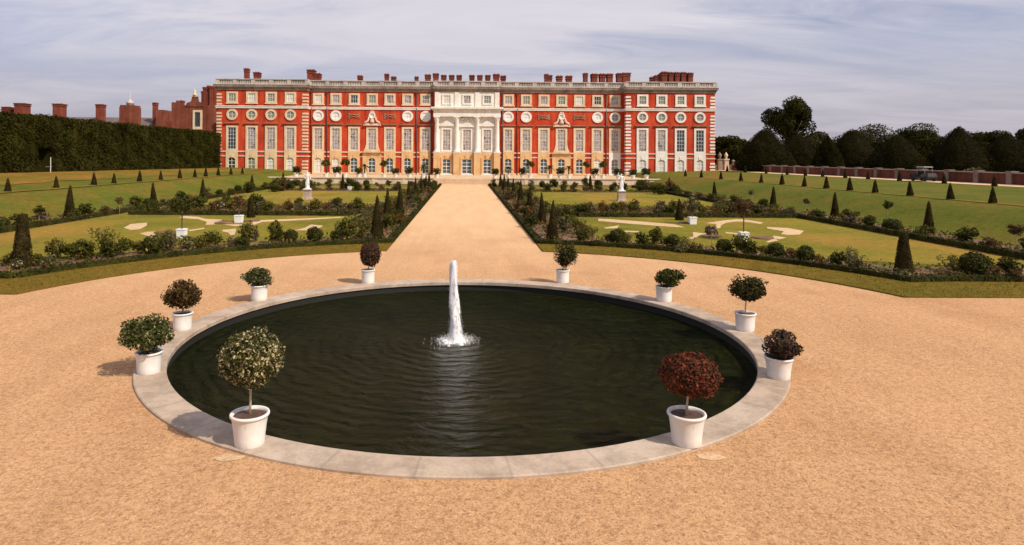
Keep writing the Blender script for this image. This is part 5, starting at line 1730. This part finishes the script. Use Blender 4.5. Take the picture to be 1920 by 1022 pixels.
for (kind, sd), L in cnt.items():
    L.sort(key=lambda t: t[0])
    for i, (_, o) in enumerate(L):
        tag(o, '%s on the %s terrace, %s' % (WORDS[kind], sd, nth(i, 'the steps')), 'potted tree', 'potted plants on the palace terrace')

# ------------------------------------------------------------------ marble statues
def skin_figure(name, verts, edges, radii, mat, parent, sub=2):
    me = bpy.data.meshes.new(name)
    me.from_pydata(verts, edges, [])
    o = bpy.data.objects.new(name, me); COL.objects.link(o)
    md = o.modifiers.new('skin', 'SKIN')
    for i, r_ in enumerate(radii):
        sv = me.skin_vertices[0].data[i]
        sv.radius = (r_, r_) if not isinstance(r_, tuple) else r_
        sv.use_root = i == 0
    s2 = o.modifiers.new('sub', 'SUBSURF'); s2.levels = sub; s2.render_levels = sub
    dg = bpy.context.evaluated_depsgraph_get(); dg.update()
    m2 = bpy.data.meshes.new_from_object(o.evaluated_get(dg))
    bpy.data.objects.remove(o)
    m2.name = name
    m2.materials.clear(); m2.materials.append(mat)
    for p in m2.polygons: p.use_smooth = True
    return link(name, m2, parent)


for s, nm in ((-1, 'left'), (1, 'right')):
    X, Y = s * 16.2, 67.7
    e = empty('statue', (X, Y, 0), 0, ('white marble standing figure on a stone pedestal on the left lawn' if s < 0 else 'white marble figure with one arm raised overhead on a pedestal on the right lawn'), 'statue')
    b = MB()
    b.taper(0, 0, -0.05, 0.16, 0.48, 0.48, 0.46, 0.46); b.taper(0, 0, 0.16, 0.9, 0.37, 0.37, 0.34, 0.34); b.taper(0, 0, 0.9, 1.05, 0.38, 0.38, 0.44, 0.44)
    b.build('pedestal', M['pedestal'], e)
    MB().box(-0.34, 0.34, -0.34, 0.34, 1.05, 1.14).build('plinth', M['marble'], e)
    z = 1.14
    q = 1.0
    V = [(0, 0, z + .93), (0.02, 0, z + 1.12), (0.0, 0.01, z + 1.36), (-0.02, 0, z + 1.5), (-0.03, -0.02, z + 1.6), (-0.03, -0.03, z + 1.7),
         (-0.1, 0, z + .86), (-0.13, -0.05, z + .48), (-0.14, 0.02, z + .08), (-0.15, -0.1, z + .04),
         (0.1, 0, z + .86), (0.15, -0.1, z + .5), (0.12, 0.02, z + .08), (0.14, -0.1, z + .04)]
    E = [(0, 1), (1, 2), (2, 3), (3, 4), (4, 5), (0, 6), (6, 7), (7, 8), (8, 9), (0, 10), (10, 11), (11, 12), (12, 13)]
    rr_ = [(.15, .12), (.135, .1), (.17, .11), .06, .085, .085, .1, .075, .05, .04, .1, .075, .05, .04]
    if s < 0:
        V += [(-0.2, 0, z + 1.37), (-0.28, 0.02, z + 1.1), (-0.16, -0.14, z + .98), (0.2, 0, z + 1.37), (0.3, 0.02, z + 1.1), (0.26, -0.08, z + .86)]
    else:
        V += [(-0.2, 0, z + 1.38), (-0.36, -0.04, z + 1.56), (-0.3, -0.06, z + 1.84), (0.2, 0, z + 1.37), (0.3, 0.04, z + 1.12), (0.2, -0.1, z + .9)]
    E += [(2, 14), (14, 15), (15, 16), (2, 17), (17, 18), (18, 19)]
    rr_ += [.06, .05, .035, .06, .05, .035]
    skin_figure('figure', V, E, rr_, M['marble'], e)
    dr = MB()
    nn = 20
    for zz, r_ in ((0.0, 0.22), (0.2, 0.19), (0.5, 0.165), (0.8, 0.165), (0.98, 0.15), (1.05, 0.12)):
        for k in range(nn):
            a = 2 * PI * k / nn
            rad = r_ * (1 + 0.1 * math.sin(6 * a + 2 * zz))
            dr.v.append((rad * math.cos(a) + 0.02, 0.85 * rad * math.sin(a) + 0.01, z + zz))
    for i in range(5):
        for k in range(nn):
            k2 = (k + 1) % nn
            dr.f.append((i * nn + k, i * nn + k2, (i + 1) * nn + k2, (i + 1) * nn + k)); dr.sm.append(True)
    dr.build('drapery', M['marble'], e)

# ------------------------------------------------------------------ daylight
SUN_AZ = math.atan2(0.80, -0.60)       # from +Y towards +X
SUN_EL = R(46)
sv = Vector((math.sin(SUN_AZ) * math.cos(SUN_EL), math.cos(SUN_AZ) * math.cos(SUN_EL), math.sin(SUN_EL)))
ld = bpy.data.lights.new('sun', 'SUN'); ld.energy = 5.0; ld.angle = R(0.5); ld.color = (1.0, 0.88, 0.72)
lo = bpy.data.objects.new('sun', ld); COL.objects.link(lo)
lo.rotation_euler = (-sv).to_track_quat('-Z', 'Y').to_euler()
lo.location = (60, -60, 80)
wd = bpy.data.worlds.new('World'); sc.world = wd
wd.use_nodes = True
nt = wd.node_tree
bg = nt.nodes['Background']
sky = N(nt, 'ShaderNodeTexSky', sky_type='NISHITA')
sky.sun_disc = False; sky.sun_elevation = SUN_EL; sky.sun_rotation = SUN_AZ
sky.air_density = 1.1; sky.dust_density = 0.6; sky.ozone_density = 2.5
nt.links.new(mix(nt, 1.0, sky.outputs[0], (0.86, 0.84, 1.04), 'MULTIPLY'), bg.inputs[0]); bg.inputs[1].default_value = 0.088
co = nt.nodes.new('ShaderNodeTexCoord').outputs['Generated']
sep = N(nt, 'ShaderNodeSeparateXYZ'); nt.links.new(co, sep.inputs[0])


def mth(op, a, b=None, c=None):
    n = N(nt, 'ShaderNodeMath', operation=op)
    for k, v in enumerate((a, b, c)):
        if v is None: continue
        if isinstance(v, (int, float)): n.inputs[k].default_value = v
        else: nt.links.new(v, n.inputs[k])
    return n.outputs[0]


zc = mth('MAXIMUM', sep.outputs[2], 0.0)
za = mth('ADD', zc, 0.14)
cb = N(nt, 'ShaderNodeCombineXYZ')
nt.links.new(mth('DIVIDE', sep.outputs[0], za), cb.inputs[0]); nt.links.new(mth('DIVIDE', sep.outputs[1], za), cb.inputs[1])
mp = N(nt, 'ShaderNodeMapping'); mp.inputs['Rotation'].default_value = (0, 0, R(24)); mp.inputs['Scale'].default_value = (0.42, 1.0, 1); mp.inputs['Location'].default_value = (3.1, 1.7, 0)
nt.links.new(cb.outputs[0], mp.inputs[0])
broad = noise(nt, mp.outputs[0], 0.75, 3, 0.5, 0.3)
fine = noise(nt, mp.outputs[0], 1.7, 10, 0.62, 1.1)
cov = mth('ADD', mth('MULTIPLY', broad, 1.0), mth('MULTIPLY', fine, 0.62))
mp2 = N(nt, 'ShaderNodeMapping'); mp2.inputs['Rotation'].default_value = (0, 0, R(50)); mp2.inputs['Scale'].default_value = (0.34, 1.1, 1); mp2.inputs['Location'].default_value = (5.5, 3.3, 0)
nt.links.new(cb.outputs[0], mp2.inputs[0])
wisp = noise(nt, mp2.outputs[0], 1.1, 9, 0.6, 0.7)
cov = mth('MAXIMUM', cov, mth('MULTIPLY', wisp, 1.34))
cl = ramp(nt, cov, [(0.66, (0, 0, 0)), (0.77, (0.5, 0.5, 0.5)), (0.92, (1, 1, 1))])
hz = ramp(nt, zc, [(0.0, (0.95, 0.95, 0.95)), (0.09, (0.8, 0.8, 0.8)), (0.24, (0.12, 0.12, 0.12))])
b2 = N(nt, 'ShaderNodeBackground'); b2.inputs[1].default_value = 1.0
hcol = ramp(nt, zc, [(0.0, (0.44, 0.41, 0.455)), (0.07, (0.5, 0.475, 0.55)), (0.17, (0.72, 0.69, 0.765))])
nt.links.new(mix(nt, 0.5, hcol, ramp(nt, fine, [(0.35, (0.8, 0.8, 0.84)), (0.65, (1.12, 1.1, 1.08))]), 'MULTIPLY'), b2.inputs[0])
ms = N(nt, 'ShaderNodeMixShader')
nt.links.new(hz, ms.inputs[0]); nt.links.new(bg.outputs[0], ms.inputs[1]); nt.links.new(b2.outputs[0], ms.inputs[2])
b3 = N(nt, 'ShaderNodeBackground'); b3.inputs[1].default_value = 1.0
ccol = ramp(nt, zc, [(0.0, (0.47, 0.44, 0.485)), (0.1, (0.62, 0.595, 0.66)), (0.2, (0.74, 0.71, 0.775))])
nt.links.new(mix(nt, 0.4, ccol, ramp(nt, fine, [(0.35, (0.8, 0.8, 0.84)), (0.65, (1.12, 1.1, 1.08))]), 'MULTIPLY'), b3.inputs[0])
ms2 = N(nt, 'ShaderNodeMixShader')
nt.links.new(mth('MULTIPLY', cl, 0.9), ms2.inputs[0]); nt.links.new(ms.outputs[0], ms2.inputs[1]); nt.links.new(b3.outputs[0], ms2.inputs[2])
nt.links.new(ms2.outputs[0], nt.nodes['World Output'].inputs[0])

sc.view_settings.view_transform = 'Standard'
sc.view_settings.look = 'None'
sc.view_settings.exposure = 0.0
sc.view_settings.gamma = 1.0
sc.cycles.max_bounces = 6
sc.cycles.transparent_max_bounces = 8
